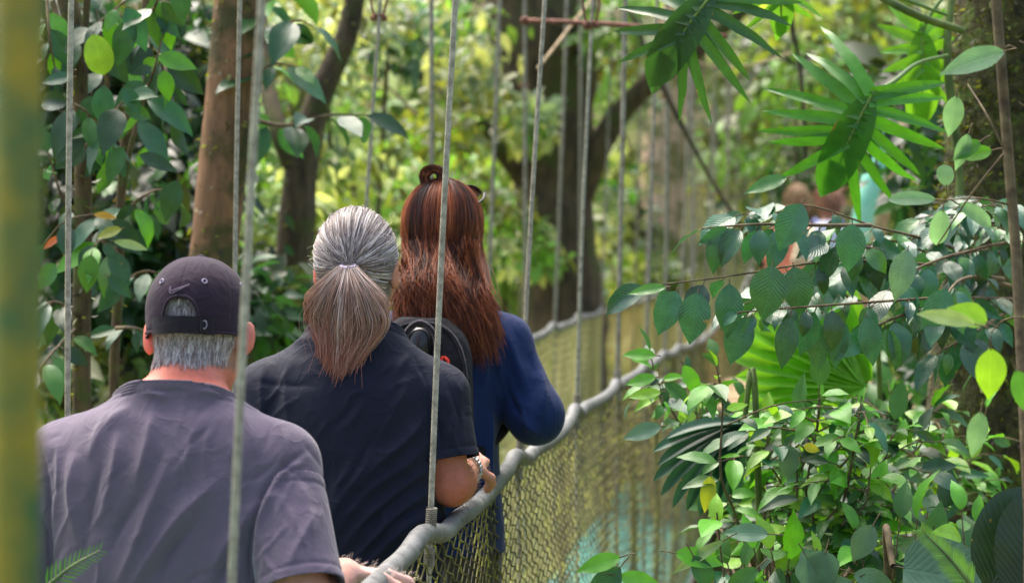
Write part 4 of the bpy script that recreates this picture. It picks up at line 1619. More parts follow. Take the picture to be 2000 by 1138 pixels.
# backpack: a thing of its own, worn on the back
pk = empty('backpack', p3.loc + [-.03, -.17, 1.02], 'dark grey backpack with red zip pull and side bottle on the woman\'s back', 'backpack')
f = Field((-.24, -.36, .92), (.22, .02, 1.46), .006)
f.loft([.98, 1.02, 1.12, 1.25, 1.34, 1.385], [.085, .108, .118, .116, .10, .055], [.05, .066, .072, .066, .054, .030], -.032, [-.20, -.20, -.20, -.192, -.182, -.175], .02, 3.2)
f.loft([.985, 1.0, 1.08, 1.15, 1.17], [.07, .085, .09, .082, .06], [.03, .034, .036, .03, .02], -.032, -.262, .012, 3.0)
V, Q = f.mesh(2)
V = V + normals(V, Q) * (.002 * wob(V, 25, 3) + .002 * wob(V, 60, 6))[:, None]
p3.obj('bag', V, Q, M['pack'], pk)
a_ = np.linspace(0, 1, 26)
zp = spline([(-.14, -.235, 1.08), (-.138, -.235, 1.26), (-.10, -.225, 1.35), (-.03, -.22, 1.375), (.04, -.225, 1.35), (.075, -.235, 1.26), (.078, -.24, 1.08)], 40)
V, F, C, U = tubes(zp + p3.loc, .0045, 6)
mesh_obj('zip', V, F, M['cap_strap'], pk)
cl_ = p3.L(867, 722, 5.50)
lp = np.array([(.0, 0, .026), (.008, 0, .018), (.0095, -.002, .0), (.012, -.002, -.030), (.004, 0, -.012), (-.006, .001, .006), (-.004, 0, .022), (0, 0, .026)])
V, F, C, U = tubes(spline(lp, 40) * 1.15 + cl_ + p3.loc, .0036, 6)
mesh_obj('zip_pull', V, F, M['red'], pk)
for q in (-1, 1):
    sp = spline([(-.03 + q * .07, -.14, 1.33), (q * .10, -.02, 1.405), (q * .115, .11, 1.33), (q * .125, .13, 1.22), (q * .13, .05, 1.12), (-.03 + q * .10, -.13, 1.05)], 30)
    g = Geo()
    V, F, C, U = tubes(sp + p3.loc, .017, 8)
    V = V
    g.add(V, F)
    g.build('strap', M['pack'], pk)
b0 = p3.L(822, 665, 5.52)
V, F, C, U = tubes(spline([b0 + [-.01, .0, -.09], b0 + [-.004, 0, -.02], b0 + [0, 0, .03]], 10) + p3.loc, np.array([.030, .031, .031, .031, .031, .030, .029, .026, .022, .012]), 14, cap=True)
mesh_obj('bottle', V, F, M['black_plastic'], pk)
V, F, C, U = tubes(spline([b0 + [-.034, -.01, -.07], b0 + [-.036, -.012, .01], b0 + [0, -.014, .043], b0 + [.036, -.012, .01], b0 + [.034, -.01, -.07]], 20) + p3.loc, .006, 6)
mesh_obj('side_pocket', V, F, M['cap_strap'], pk)

# hair
H3 = lambda v: np.asarray(v) @ p3.hR.T + p3.hc + p3.loc
n = 9500
r_ = scalp_roots(n, -.05, .2, .05)
m = 22
o_ = unit((r_ - SC_C) / SC_R)
# world-local coordinates for falling hair
root = r_ @ p3.hR.T + p3.hc
az = np.arctan2(o_[:, 0], -o_[:, 1])                       # 0 = back
az = np.clip(az, -2.0, 2.0)
endx = p3.hc[0] + np.clip(az / 2.0, -1, 1) * (.068 + .040 * (az > 0)) + rng.normal(0, .020, n) + .012
endz = 1.392 - .075 * rng.normal(size=n).clip(-1.3, 1.6) * .6 - .05 * sst(.3, 1.3, az) - .030 * wob(np.stack([az, 0 * az, 0 * az], -1), 9, 77)
endy = -.115 - .03 * np.cos(az) + rng.normal(0, .012, n)
low = SC_C + np.stack([np.sin(az) * 1.0, -np.cos(az) * 1.08, -.62 + .16 * rng.normal(size=n).clip(-1.6, 1.6)], -1) * SC_R
hug = slerp_paths(r_, low, m, rng.uniform(.002, .020, n), SC_C, SC_R) @ p3.hR.T + p3.hc
t = np.linspace(0, 1, m)[None, :, None]
# 0..0.5 hug the head, then fall
T1 = .50
idxs = np.clip(t / T1, 0, 1)
ii = (idxs[0, :, 0] * (m - 1))
i0 = np.floor(ii).astype(int)
fr = (ii - i0)[None, :, None]
hugs = hug[:, i0] * (1 - fr) + hug[:, np.minimum(i0 + 1, m - 1)] * fr
fall = np.clip((t - T1) / (1 - T1), 0, 1)
end = np.stack([endx, endy, endz], -1)[:, None, :]
st_ = hug[:, -1][:, None, :]
fl = st_ + (end - st_) * np.concatenate([sst(0, 1, fall) * .6 + fall * .4, sst(-.15, 1, fall), fall], -1)
pth = np.where(t <= T1, hugs, fl)
lock = wob(np.stack([az, 0 * az, rng.normal(0, .02, n)], -1), 14, 61)
late = np.linspace(0, 1, m)[None, :]
pth[..., 0] += .013 * np.sin(late * 10 + lock[:, None] * 5) * sst(.15, .9, late)
pth[..., 1] -= .013 * (.5 + .5 * np.sin(late * 9 + lock[:, None] * 7)) * sst(.0, .9, late)
phs = wob(np.stack([az * 1.2, o_[:, 2] * .15, 0 * az], -1), 3.5, 51) * 4 + rng.normal(0, .2, n)
wv = (.015 * np.sin(fall[0, :, 0][None, :] * 7.5 + phs[:, None]) * fall[0, :, 0][None, :])
pth[..., 0] += wv + (.0012 * np.sin(fall[0, :, 0][None, :] * 16 + rng.uniform(0, 6, n)[:, None]) * fall[0, :, 0][None, :])
pth[..., 1] += .6 * wv
pth = np.concatenate([pth[:, :1], (pth[:, :-2] + pth[:, 1:-1] * 2 + pth[:, 2:]) / 4, pth[:, -1:]], 1)
pal3 = [lin(152, 84, 52), lin(112, 60, 40), lin(76, 44, 32), lin(184, 110, 68), lin(44, 29, 24)]
kk = np.clip((wob(np.stack([az, o_[:, 2] * .4, 0 * az], -1), 7, 52) * 2.2 + 1.7 + rng.normal(0, .45, n)).round().astype(int), 0, 4)
cc = np.asarray(pal3)[np.array([3, 0, 1, 2, 4])[kk]] * np.exp(rng.normal(0, .15, (n, 1)))
cc = np.repeat(cc[:, None], m, 1)
rad = np.interp(np.linspace(0, 1, m), [0, .85, 1], [.0009, .0008, .0002])
g = Geo()
V, F, Cc, U = tubes(pth + p3.loc, rad, 3, cc)
g.add(V, F, Cc)
q_ = pth[::45] + np.cumsum(rng.normal(0, .004, (len(pth[::45]), 1, 3)) * np.ones((1, m, 1)) * .22, 1)
V, F, Cc, U = tubes(q_ + p3.loc, .0005, 3, cc[::45])
g.add(V, F, Cc)
# loose locks over the right shoulder
for (x0, y0), (x1, y1), (x2, y2), nn_ in (((925, 520), (960, 610), (993, 690), 160), ((915, 540), (945, 600), (972, 640), 140), ((905, 560), (925, 630), (938, 668), 120), ((870, 590), (885, 620), (892, 655), 90), ((800, 560), (788, 590), (782, 612), 100), ((845, 600), (850, 640), (846, 660), 90)):
    a0, a1, a2 = p3.L(x0, y0, 5.68), p3.L(x1, y1, 5.66), p3.L(x2, y2, 5.70)
    sp = spline([a0 + [-.01, 0, .05], a0, a1, a2], 16)
    off = rng.normal(0, 1, (nn_, 1, 3)) * .009 * np.linspace(1, .35, 16)[None, :, None]
    L_ = rng.uniform(.75, 1, nn_)
    q = np.stack([np.stack([np.interp(np.linspace(0, l, 16), np.linspace(0, 1, 16), sp[:, c]) for c in range(3)], -1) for l in L_])
    V, F, Cc, U = tubes(q + off + p3.loc, np.interp(np.linspace(0, 1, 16), [0, .8, 1], [.001, .0009, .0003]), 3, strand_cols(nn_, 16, pal3, [3, 3, 2, 2, 1]))
    g.add(V, F, Cc)
# hair drawn up to the bun and the bun ring
bc = p3.L(846, 346, 5.78)
rt = scalp_roots(900, .088, .2, .09)
top = (bc - p3.hc + np.array([.012, 0, -.022])) @ p3.hR
pth = slerp_paths(rt, top, 12, rng.uniform(.002, .010, len(rt)), SC_C, SC_R)
tt = np.linspace(0, 1, 12)[None, :, None]
pth = pth * (1 - sst(.7, 1, tt)) + (top + rng.normal(0, .006, (len(rt), 1, 3))) * sst(.7, 1, tt)
V, F, Cc, U = tubes(H3(pth), .0010, 3, strand_cols(len(rt), 12, pal3, [2, 3, 3, 1, 2]))
g.add(V, F, Cc)
hair3 = g.build('hair', M['hair'], wom)
n, m = 700, 40
a0 = rng.uniform(0, 6.28, n)
tt = np.linspace(0, 1, m)[None]
a = a0[:, None] + tt * 4.6
rr = .0200 + .0110 * np.sqrt(rng.uniform(size=n))[:, None] * np.cos(rng.uniform(0, 6.28, n)[:, None] + a * 1.3)
zz_ = .012 * np.sin(rng.uniform(0, 6.28, n)[:, None] + a * 1.3) + rng.normal(0, .004, (n, 1))
pth = np.stack([rr * np.cos(a) * 1.08, zz_, rr * np.sin(a)], -1) + bc
g = Geo()
V, F, Cc, U = tubes(pth + p3.loc, .0009, 3, strand_cols(n, m, pal3, [1, 3, 3, 1, 3]))
g.add(V, F, Cc)
for k in range(3):
    V, F, C, U = tubes(spline([bc + [.014 + .004 * k, 0, -.012], bc + [.03 + .006 * k, 0, -.03], bc + [.02 + .01 * k, .01, -.05]], 10) + p3.loc, .0075, 8)
    g.add(V, F, lin(84, 42, 30))
g.build('hair_bun', M['hair'], wom)
g = Geo()
for q in (-1, 1):
    V, F, C, U = tubes(H3(spline([(q * .080, -.01, .072), (q * .086, .03, .088), (q * .074, .075, .108)], 12)), .003, 6, cap=True)
    g.add(V, F)
    V, F = sphere((0, 0, 0), (.026, .004, .018), 16, 8)
    V = V @ (rot('X', 38) @ rot('Z', -q * 14)).T + np.array([q * .040, .082, .112])
    g.add(H3(V), F)
V, F, C, U = tubes(H3(np.array([(-.014, .084, .126), (0, .088, .130), (.014, .084, .126)])), .003, 6)
g.add(V, F)
g.build('sunglasses', M['black_plastic'], wom)

# ------------------------------------------------------------------ two distant people on the far landing


def far_person(loc, label, top_m, leg_m, head_turn, hairc, sleeve_m=None):
    p = Person(loc, .012)
    p.set_head(np.array([0, .02, 1.50]), rot('Z', head_turn))
    f = Field((-.36, -.3, -.03), (.36, .4, 1.68), .011)
    f.loft([.82, .95, 1.1, 1.22, 1.29, 1.33], [.15, .145, .14, .145, .11, .06], [.12, .12, .115, .105, .08, .06], 0, 0, .03)
    f.cap((0, 0, 1.30), p.H((0, -.02, -.03)), .052, .05, .03)
    for q in (-1, 1):
        sh, el, wr = np.array([q * .165, 0, 1.22]), np.array([q * .23, -.03, .98]), np.array([q * .20, .16, .93])
        f.cap(sh, el, .045, .037, .03)
        f.cap(el, wr, .038, .026, .02)
        p.add_hand(f, wr, np.array([-.1 * q, .8, -.2]), np.array([0, 0, -1.]), 1.0, -q)
    p.legs(f, .09, .86)
    p.feet(f, .09)
    p.add_head(f)
    V, Q = f.mesh(1)
    C = np.tile(lin(216, 160, 136), (len(V), 1))
    o = p.obj('person', V, Q, M['skin'], None, C)
    tag(o, label, 'person')

    def top_(f):
        f.loft([.80, .95, 1.1, 1.22, 1.29, 1.34], [.17, .162, .158, .16, .12, .075], [.14, .138, .132, .122, .095, .07], 0, 0, .03)
        for q in (-1, 1):
            sh, el = np.array([q * .165, 0, 1.22]), np.array([q * .23, -.03, .98])
            f.cap(sh, sh + (el - sh) * .7, .058, .062, .04)
    V, Q = shirt_mesh(p, top_, [], [], (-.36, -.26, .74), (.36, .26, 1.42), .011, seed=5)
    p.obj('shirt', V, Q, M[top_m], o)
    f = Field((-.3, -.26, .02), (.3, .28, .95), .012)
    f.loft([.66, .76, .86, .92], [.14, .165, .165, .155], [.12, .135, .135, .13], 0, 0, .04)
    p.legs(f, .09, .84, .018)
    V, Q = f.mesh(1)
    p.obj('trousers', V, Q, M[leg_m], o)
    rr = scalp_roots(700, -.06, .2, .05)
    t = np.linspace(0, 1, 5)[None, :, None]
    oo = unit((rr - SC_C) / SC_R)
    dv = np.array([0, -.2, -1.]) + rng.normal(0, .3, (len(rr), 3))
    q = rr[:, None] + oo[:, None] * .006 + t * .05 * dv[:, None] + oo[:, None] * .01 * t
    V, F, Cc, U = tubes(q @ p.hR.T + p.hc + p.loc, .004, 3, strand_cols(len(rr), 5, [hairc, hairc * .6], [1, 1]))
    mesh_obj('hair', V, F, M['hair'], o, col=Cc)
    return p, o


q4 = P(1618, 430, 16.8)
q4[2] = -.16 + .0
pz = LOC[land.name][2] + .025
p4, o4 = far_person(np.array([P(1618, 430, 17.6)[0], P(1618, 430, 17.6)[1], pz - .02]), 'distant blurred person in tan clothes with a white and blue backpack behind the leaves', 'tan_cloth', 'trousers_tan', 10, lin(200, 150, 120))
p5, o5 = far_person(np.array([P(1556, 430, 18.4)[0], P(1556, 430, 18.4)[1], pz - .02]), 'distant blurred person in a pale coral shirt, left of the white backpack', 'coral', 'trousers_tan', 0, lin(190, 160, 120))
f = Field((-.25, -.36, .8), (.25, 0, 1.42), .011)
f.loft([.88, .93, 1.05, 1.2, 1.30, 1.34], [.09, .12, .13, .125, .10, .05], [.05, .07, .08, .07, .05, .03], 0, -.19, .02, 3)
V, Q = f.mesh(1)
pk2 = empty('backpack', p4.loc + [0, -.19, .9], 'white and blue backpack on the distant person in tan clothes', 'backpack')
p4.obj('bag', V, Q, M['white_cloth'], pk2)
V, F = box((0, -.275, 1.0), (.16, .03, .12))
p4.obj('pocket', V, F, M['blue_cloth'], pk2)
for q in (-1, 1):
    V, F, C, U = tubes(spline([(q * .07, -.14, 1.31), (q * .10, -.02, 1.345), (q * .12, .13, 1.22), (q * .13, .06, 1.05), (q * .10, -.13, .98)], 16), .016, 6)
    mesh_obj('strap', V + p4.loc, F, M['blue_cloth'], pk2)

# ------------------------------------------------------------------ leaves
T_ = np.array([0, .05, .15, .30, .45, .60, .75, .87, .94, 1.0])
SHAPES = {
    'ovate': (T_, np.array([.05, .34, .72, .97, 1.0, .86, .58, .27, .12, .015])),
    'heart': (T_, np.array([.45, .80, 1.0, 1.0, .92, .76, .52, .27, .12, .02])),
    'lance': (T_, np.array([.06, .30, .62, .90, 1.0, .94, .70, .38, .2, .02])),
    'strap': (T_, np.array([.50, .62, .78, .92, 1.0, 1.0, .92, .72, .48, .05])),
    'lobe': (T_, np.array([1.0, 1.0, .98, .93, .86, .74, .54, .32, .17, .02])),
    'blunt': (T_, np.array([.08, .32, .66, .90, 1.0, 1.0, .90, .66, .42, .05])),
}


def leaves(base, d, n, L, W, col, shape='ovate', curl=.5, fold=.25, nu=8, ns=4, wave=.0):
    base, d, n = (np.asarray(a, float) for a in (base, d, n))
    N = len(base)
    L, W, curl, fold = (np.broadcast_to(np.asarray(a, float), (N,)) for a in (L, W, curl, fold))
    d = unit(d)
    n = unit(n - (n * d).sum(-1, keepdims=True) * d)
    s = np.cross(d, n)
    t = np.linspace(0, 1, nu + 1)
    w_ = np.interp(t, *SHAPES[shape])
    sv = np.linspace(-1, 1, ns + 1)
    c = np.where(np.abs(curl) < 1e-3, 1e-3, curl)[:, None]
    al = np.sin(c * t) / c * L[:, None]
    dn = (1 - np.cos(c * t)) / c * L[:, None]
    half = W[:, None, None] * .5 * w_[None, :, None] * sv[None, None, :]
    up = np.abs(half) * np.sin(fold)[:, None, None]
    if wave:
        up = up + (wave * L)[:, None, None] * np.sin(t[None, :, None] * 17 + np.arange(N)[:, None, None] * 1.7) * np.abs(sv)[None, None, :] ** 2
    lat = half * np.cos(fold)[:, None, None]
    ca, sa = np.cos(c * t)[:, :, None, None], np.sin(c * t)[:, :, None, None]
    nn_ = n[:, None, None, :] * ca + d[:, None, None, :] * sa
    V = (base[:, None, None, :] + d[:, None, None, :] * al[:, :, None, None] - n[:, None, None, :] * dn[:, :, None, None]
         + s[:, None, None, :] * lat[..., None] + nn_ * up[..., None])
    k = (nu + 1) * (ns + 1)
    I = np.arange(k).reshape(nu + 1, ns + 1)
    f = np.stack([I[:-1, :-1], I[:-1, 1:], I[1:, 1:], I[1:, :-1]], -1).reshape(-1, 4)
    F = (np.arange(N)[:, None, None] * k + f[None]).reshape(-1, 4)
    U = np.broadcast_to(np.stack([np.broadcast_to(sv[None, :], (nu + 1, ns + 1)), np.broadcast_to(t[:, None], (nu + 1, ns + 1))], -1), (N, nu + 1, ns + 1, 2)).reshape(-1, 2)
    col = np.broadcast_to(np.asarray(col, float), (N, 3))
    C = np.repeat(col, k, 0)
    return V.reshape(-1, 3), F, C, U


def pick(pal, w, n, j=.18):
    k = rng.choice(len(pal), n, p=np.array(w) / sum(w))
    return np.asarray(pal)[k] * np.exp(rng.normal(0, j, (n, 1)))


G_DARK, G_DEEP, G_MID = lin(38, 72, 34), lin(46, 92, 50), lin(66, 118, 42)
G_BLUE, G_BRIGHT, G_YEL = lin(46, 100, 64), lin(88, 156, 34), lin(140, 168, 40)
G_LIME, G_GREY, G_PALE = lin(126, 176, 44), lin(98, 140, 108), lin(150, 180, 110)
TO_CAM = unit(CAM - P(1000, 569, 5))


def pl3d(pts):
    return np.array([P(*p) for p in pts])


class Plant:
    def __init__(s, name, base, label, cat, group=None, leafmat='leaf_near', wood='twig'):
        s.root = empty(name, base, label, cat, group)
        s.lg, s.wg = Geo(), Geo()
        s.lm, s.wm = M[leafmat], M[wood]

    def stem(s, pts, r0, r1, m=14, sides=7, bumpy=.08):
        p = spline(pts, m)
        V, F, C, U = tubes(p, np.linspace(r0, r1, m), sides, bump=bumpy, seed=int(rng.integers(1e6)))
        s.wg.add(V, F)
        return p

    def leaf(s, base, d, n, L, W, col, petiole=.012, **k):
        base = np.asarray(base, float)
        d = unit(d)
        s.lg.add(*leaves(base + d * petiole, d, n, L, W, col, **k))
        if petiole > .004:
            V, F, C, U = tubes(np.stack([base, base + d * petiole * .5 + [0, 0, .001], base + d * petiole * 1.15], 1), .0013, 4)
            s.wg.add(V, F)

    def branch(s, pts, r0, r1, n, L, pal, w, droop=.6, face=.35, asp=.46, spread=.8, start=.1, jl=.30, shape='ovate', curl=.6, m=18, pet=.014, tip=True, wave=.012, nu=9):
        """twig with alternate leaves along it"""
        p = s.stem(pts, r0, r1, m)
        u = np.linspace(start, .98, n) + rng.normal(0, .35 / max(n, 1), n)
        u = np.clip(u, 0, 1)
        i = u * (m - 1)
        B = np.stack([np.interp(i, np.arange(m), p[:, c]) for c in range(3)], -1)
        tg = unit(np.stack([np.interp(i, np.arange(m), np.gradient(p[:, c])) for c in range(3)], -1))
        sd = unit(np.cross(tg, [0, 0, 1.]) + 1e-4)
        alt = np.where(np.arange(n) % 2 == 0, 1., -1.)[:, None]
        d = tg * .45 + sd * alt * spread + np.array([0, 0, -1.]) * (droop * rng.uniform(.5, 1.5, n))[:, None] + rng.normal(0, .22, (n, 3))
        nr = np.array([0, 0, 1.]) * (1 - face) + TO_CAM * face + rng.normal(0, .25, (n, 3))
        ll = L * np.exp(rng.normal(0, jl, n).clip(-.6, .35))
        if tip and n:
            d[-1] = tg[-1] + [0, 0, -.3 * droop]
        s.leaf(B, d, nr, ll, ll * asp * np.exp(rng.normal(0, .1, n)), pick(pal, w, n), petiole=pet, shape=shape, curl=curl * rng.uniform(.3, 1.6, n), fold=rng.uniform(.05, .45, n), wave=wave, nu=nu)
        return p

    def done(s, leaf='foliage', wood='stem'):
        if s.wg.n:
            s.wg.build(wood, s.wm, s.root)
        if s.lg.n:
            s.lg.build(leaf, s.lm, s.root)
        return s.root


def gbase(p):
    p = np.array(p, float)
    p[2] = float(ground_z(p[0], p[1])) - .03
    return p


# ------------------------------------------------------------------ trees one can tell apart
def trunk_tree(name, label, pts, radii, bark, limbs=(), group=None, crown=None, moss=0, sides=20, bumpy=.10, down=True):
    pp = pl3d(pts)
    if down:
        b = gbase(pp[0])
        pp = np.vstack([b, pp])
        radii = [radii[0] * 1.18] + list(radii)
    else:
        b = pp[0]
    m = 56
    p = spline(pp, m)
    cz = pp[:, 2]
    rr = np.interp(p[:, 2], cz, radii)
    root = empty(name, b, label, 'tree', group)
    V, F, C, U = tubes(p, rr, sides, bump=bumpy, seed=int(rng.integers(1e6)), cap=True)
    g = Geo().add(V, F)
    for lp, r0, r1 in limbs:
        V, F, C, U = tubes(spline(pl3d(lp), 18), np.linspace(r0, r1, 18), 9, bump=.12, seed=int(rng.integers(1e6)), cap=True)
        g.add(V, F)
    g.build('trunk', M[bark], root)
    if moss:
        # tufts of moss standing off the bark on one side
        k = rng.integers(4, m - 1, moss)
        a = rng.normal(0, 1.2, moss)
        sd = RIGHT[None] * np.sin(a)[:, None] - FWD[None] * np.cos(a)[:, None]
        B = p[k] + (p[np.minimum(k + 1, m - 1)] - p[k]) * rng.uniform(size=(moss, 1)) + sd * rr[k][:, None] * .99
        d = sd + rng.normal(0, .6, (moss, 3)) + [0, 0, -.5]
        ll = rng.uniform(.012, .035, moss)
        V, F, C, U = leaves(B, d, rng.normal(size=(moss, 3)), ll, ll * .35, pick([lin(70, 76, 26), lin(110, 120, 44), lin(58, 56, 26)], [2, 2, 2], moss), 'lance', nu=3, ns=2)
        tag(mesh_obj('moss', V, F, M['leaf_far'], root, col=C, uv=U), kind='stuff')
    if crown:
        cl, n, L, pal, w, face = crown
        crown_mesh(root, cl, n, L, pal, w, face)
    return root


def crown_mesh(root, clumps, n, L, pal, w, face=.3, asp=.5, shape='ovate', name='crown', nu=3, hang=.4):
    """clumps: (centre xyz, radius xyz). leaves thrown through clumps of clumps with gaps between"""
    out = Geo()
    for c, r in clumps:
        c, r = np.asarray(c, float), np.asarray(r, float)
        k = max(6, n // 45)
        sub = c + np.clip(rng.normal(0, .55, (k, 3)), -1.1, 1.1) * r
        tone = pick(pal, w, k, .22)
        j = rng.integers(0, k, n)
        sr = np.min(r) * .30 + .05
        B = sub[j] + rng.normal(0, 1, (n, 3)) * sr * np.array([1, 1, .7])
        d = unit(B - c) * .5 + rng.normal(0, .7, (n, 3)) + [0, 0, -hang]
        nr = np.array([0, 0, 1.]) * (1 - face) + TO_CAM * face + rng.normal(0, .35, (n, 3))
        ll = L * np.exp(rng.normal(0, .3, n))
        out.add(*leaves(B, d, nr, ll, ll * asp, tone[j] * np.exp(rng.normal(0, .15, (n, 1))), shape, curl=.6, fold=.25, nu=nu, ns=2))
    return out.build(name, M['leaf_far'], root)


F_YEL, F_LIME, F_OLIVE, F_GREY, F_PALE = lin(134, 154, 58), lin(104, 150, 56), lin(96, 106, 46), lin(118, 142, 104), lin(172, 184, 124)
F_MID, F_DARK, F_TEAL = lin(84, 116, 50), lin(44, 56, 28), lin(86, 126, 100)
PAL_SUN = ([F_YEL, F_LIME, F_OLIVE, F_MID, F_PALE, F_GREY], [2, 3.5, 3, 3, 2, 3])  # sunlit look of the far wood is put into these lighter greens
PAL_MIX = ([F_LIME, F_MID, F_OLIVE, F_GREY, F_TEAL, F_DARK], [2, 3, 3, 2, 2, 2])
PAL_COOL = ([F_GREY, F_TEAL, F_PALE, F_MID, F_OLIVE], [4, 2, 3, 2, 2])
PAL_DARK = ([G_DARK * .8, G_DEEP * .7, F_DARK, G_MID * .8], [4, 3, 3, 1])  # shade between the leaves is put into these dark greens


def clumps(spec):
    """(px, py, depth, half width px, half height px, depth radius m)"""
    return [(P(x, y, d), (wx * d / FPX, dr, wy * d / FPX)) for x, y, d, wx, wy, dr in spec]


tan = trunk_tree('slender_tree', 'bare tan brown trunk with worn bark behind the man in the cap',
                 [(408, 640, 7.6), (420, 470, 7.6), (438, 300, 7.6), (455, 130, 7.6), (466, -10, 7.6), (480, -250, 7.6)], [.080, .080, .079, .078, .078, .07], 'bark_tan', moss=700, bumpy=.05)
trunk_tree('sapling_tree', 'thin mottled grey brown trunk at the left edge beside the painted post',
           [(160, 770, 6.4), (160, 600, 6.4), (163, 400, 6.4), (158, 250, 6.4), (150, 80, 6.4), (120, -40, 6.4), (90, -200, 6.4)], [.024, .023, .022, .021, .026, .026, .02], 'bark_thin', moss=300,
           limbs=[([(156, 260, 6.4), (150, 150, 6.38), (168, 30, 6.36), (175, -100, 6.3)], .012, .008), ([(158, 180, 6.4), (120, 70, 6.45), (95, -30, 6.5)], .012, .008)])
trunk_tree('sapling_tree', 'thinnest brown stem, right of the mottled grey brown trunk',
           [(222, 745, 6.6), (232, 540, 6.6), (236, 380, 6.6), (246, 250, 6.6), (268, 120, 6.6), (285, 0, 6.6), (300, -200, 6.6)], [.014, .014, .013, .012, .011, .010, .008], 'bark_thin', moss=80,
           limbs=[([(238, 390, 6.6), (252, 300, 6.58), (280, 190, 6.6), (300, 60, 6.6), (310, -60, 6.6)], .009, .006), ([(245, 300, 6.6), (215, 200, 6.62), (200, 100, 6.6)], .007, .004)])
trunk_tree('mossy_tree', 'dark mossy blurred trunk behind the grey ponytail man\'s left side',
           [(560, 700, 11), (566, 560, 11), (580, 440, 11), (590, 320, 11), (625, 190, 11), (680, 60, 11), (720, -150, 11)], [.085, .08, .085, .075, .06, .05, .04], 'bark_dark', moss=600,
           limbs=[([(585, 350, 11), (545, 260, 11), (520, 150, 11.2), (505, 0, 11.4)], .05, .03)])
big = trunk_tree('forest_tree', 'big dark brown trunk with spreading limbs in the blurred background',
                 [(1095, 640, 17), (1090, 480, 17), (1080, 350, 17), (1068, 200, 17), (1055, 60, 17), (1050, -200, 17)], [.32, .27, .27, .33, .40, .40], 'bark_dark', moss=500,
                 limbs=[([(1120, 420, 17), (1180, 270, 16.8), (1260, 170, 16.6), (1370, 90, 16.5), (1500, -30, 16.5)], .10, .05),
                        ([(1050, 380, 17), (985, 300, 16.8), (920, 220, 16.6), (850, 160, 16.4), (760, 130, 16.2)], .08, .03),
                        ([(1030, 220, 17), (1000, 90, 16.8), (990, -80, 16.8)], .12, .08)])
trunk_tree('forest_tree', 'pinkish pale trunk with mossy lower half in the blurred background',
           [(1275, 620, 32), (1280, 560, 32), (1290, 420, 32), (1305, 280, 32), (1325, 130, 32), (1345, 0, 32), (1375, -200, 32)], [.33, .31, .30, .31, .34, .34, .32], 'bark_pink', moss=500)
trunk_tree('mossy_tree', 'large rough trunk covered in moss at the right edge',
           [(1930, 1200, 6.9), (1945, 900, 6.9), (1955, 600, 6.9), (1960, 350, 6.9), (1975, 100, 6.9), (1990, -150, 6.9)], [.215, .20, .185, .178, .175, .17], 'bark_moss', moss=6500, sides=30, bumpy=.13)
# more blurred trunks deep in the wood
for k, (x0, x1, d, r, lab) in enumerate(((705, 740, 27, .11, 'faint far trunk behind the red-haired woman\'s left'),
                                         (640, 560, 22, .10, 'leaning far trunk above the grey ponytail man'), (1560, 1600, 30, .16, 'faint far trunk behind the split leaves'), (330, 360, 15, .10, 'shaded trunk behind the sapling leaves at left'))):
    trunk_tree('forest_tree', lab, [(x0, 760, d), (x0 * .5 + x1 * .5 + 8, 400, d), (x1, 60, d), (x1 + (x1 - x0) * .5, -300, d)], [r, r * .9, r * .85, r * .8], 'bark_tan', moss=150)
# crowns of the standing background trees
crown_mesh(big, clumps([(920, 60, 15.5, 70, 90, .5), (1210, 60, 16.5, 60, 80, .4), (880, 230, 15.5, 90, 90, .5), (960, 420, 16, 45, 90, .4), (1030, 230, 16.2, 12, 40, .1), (1040, 480, 16.4, 25, 30, .15)]), 300, .10, *PAL_SUN)

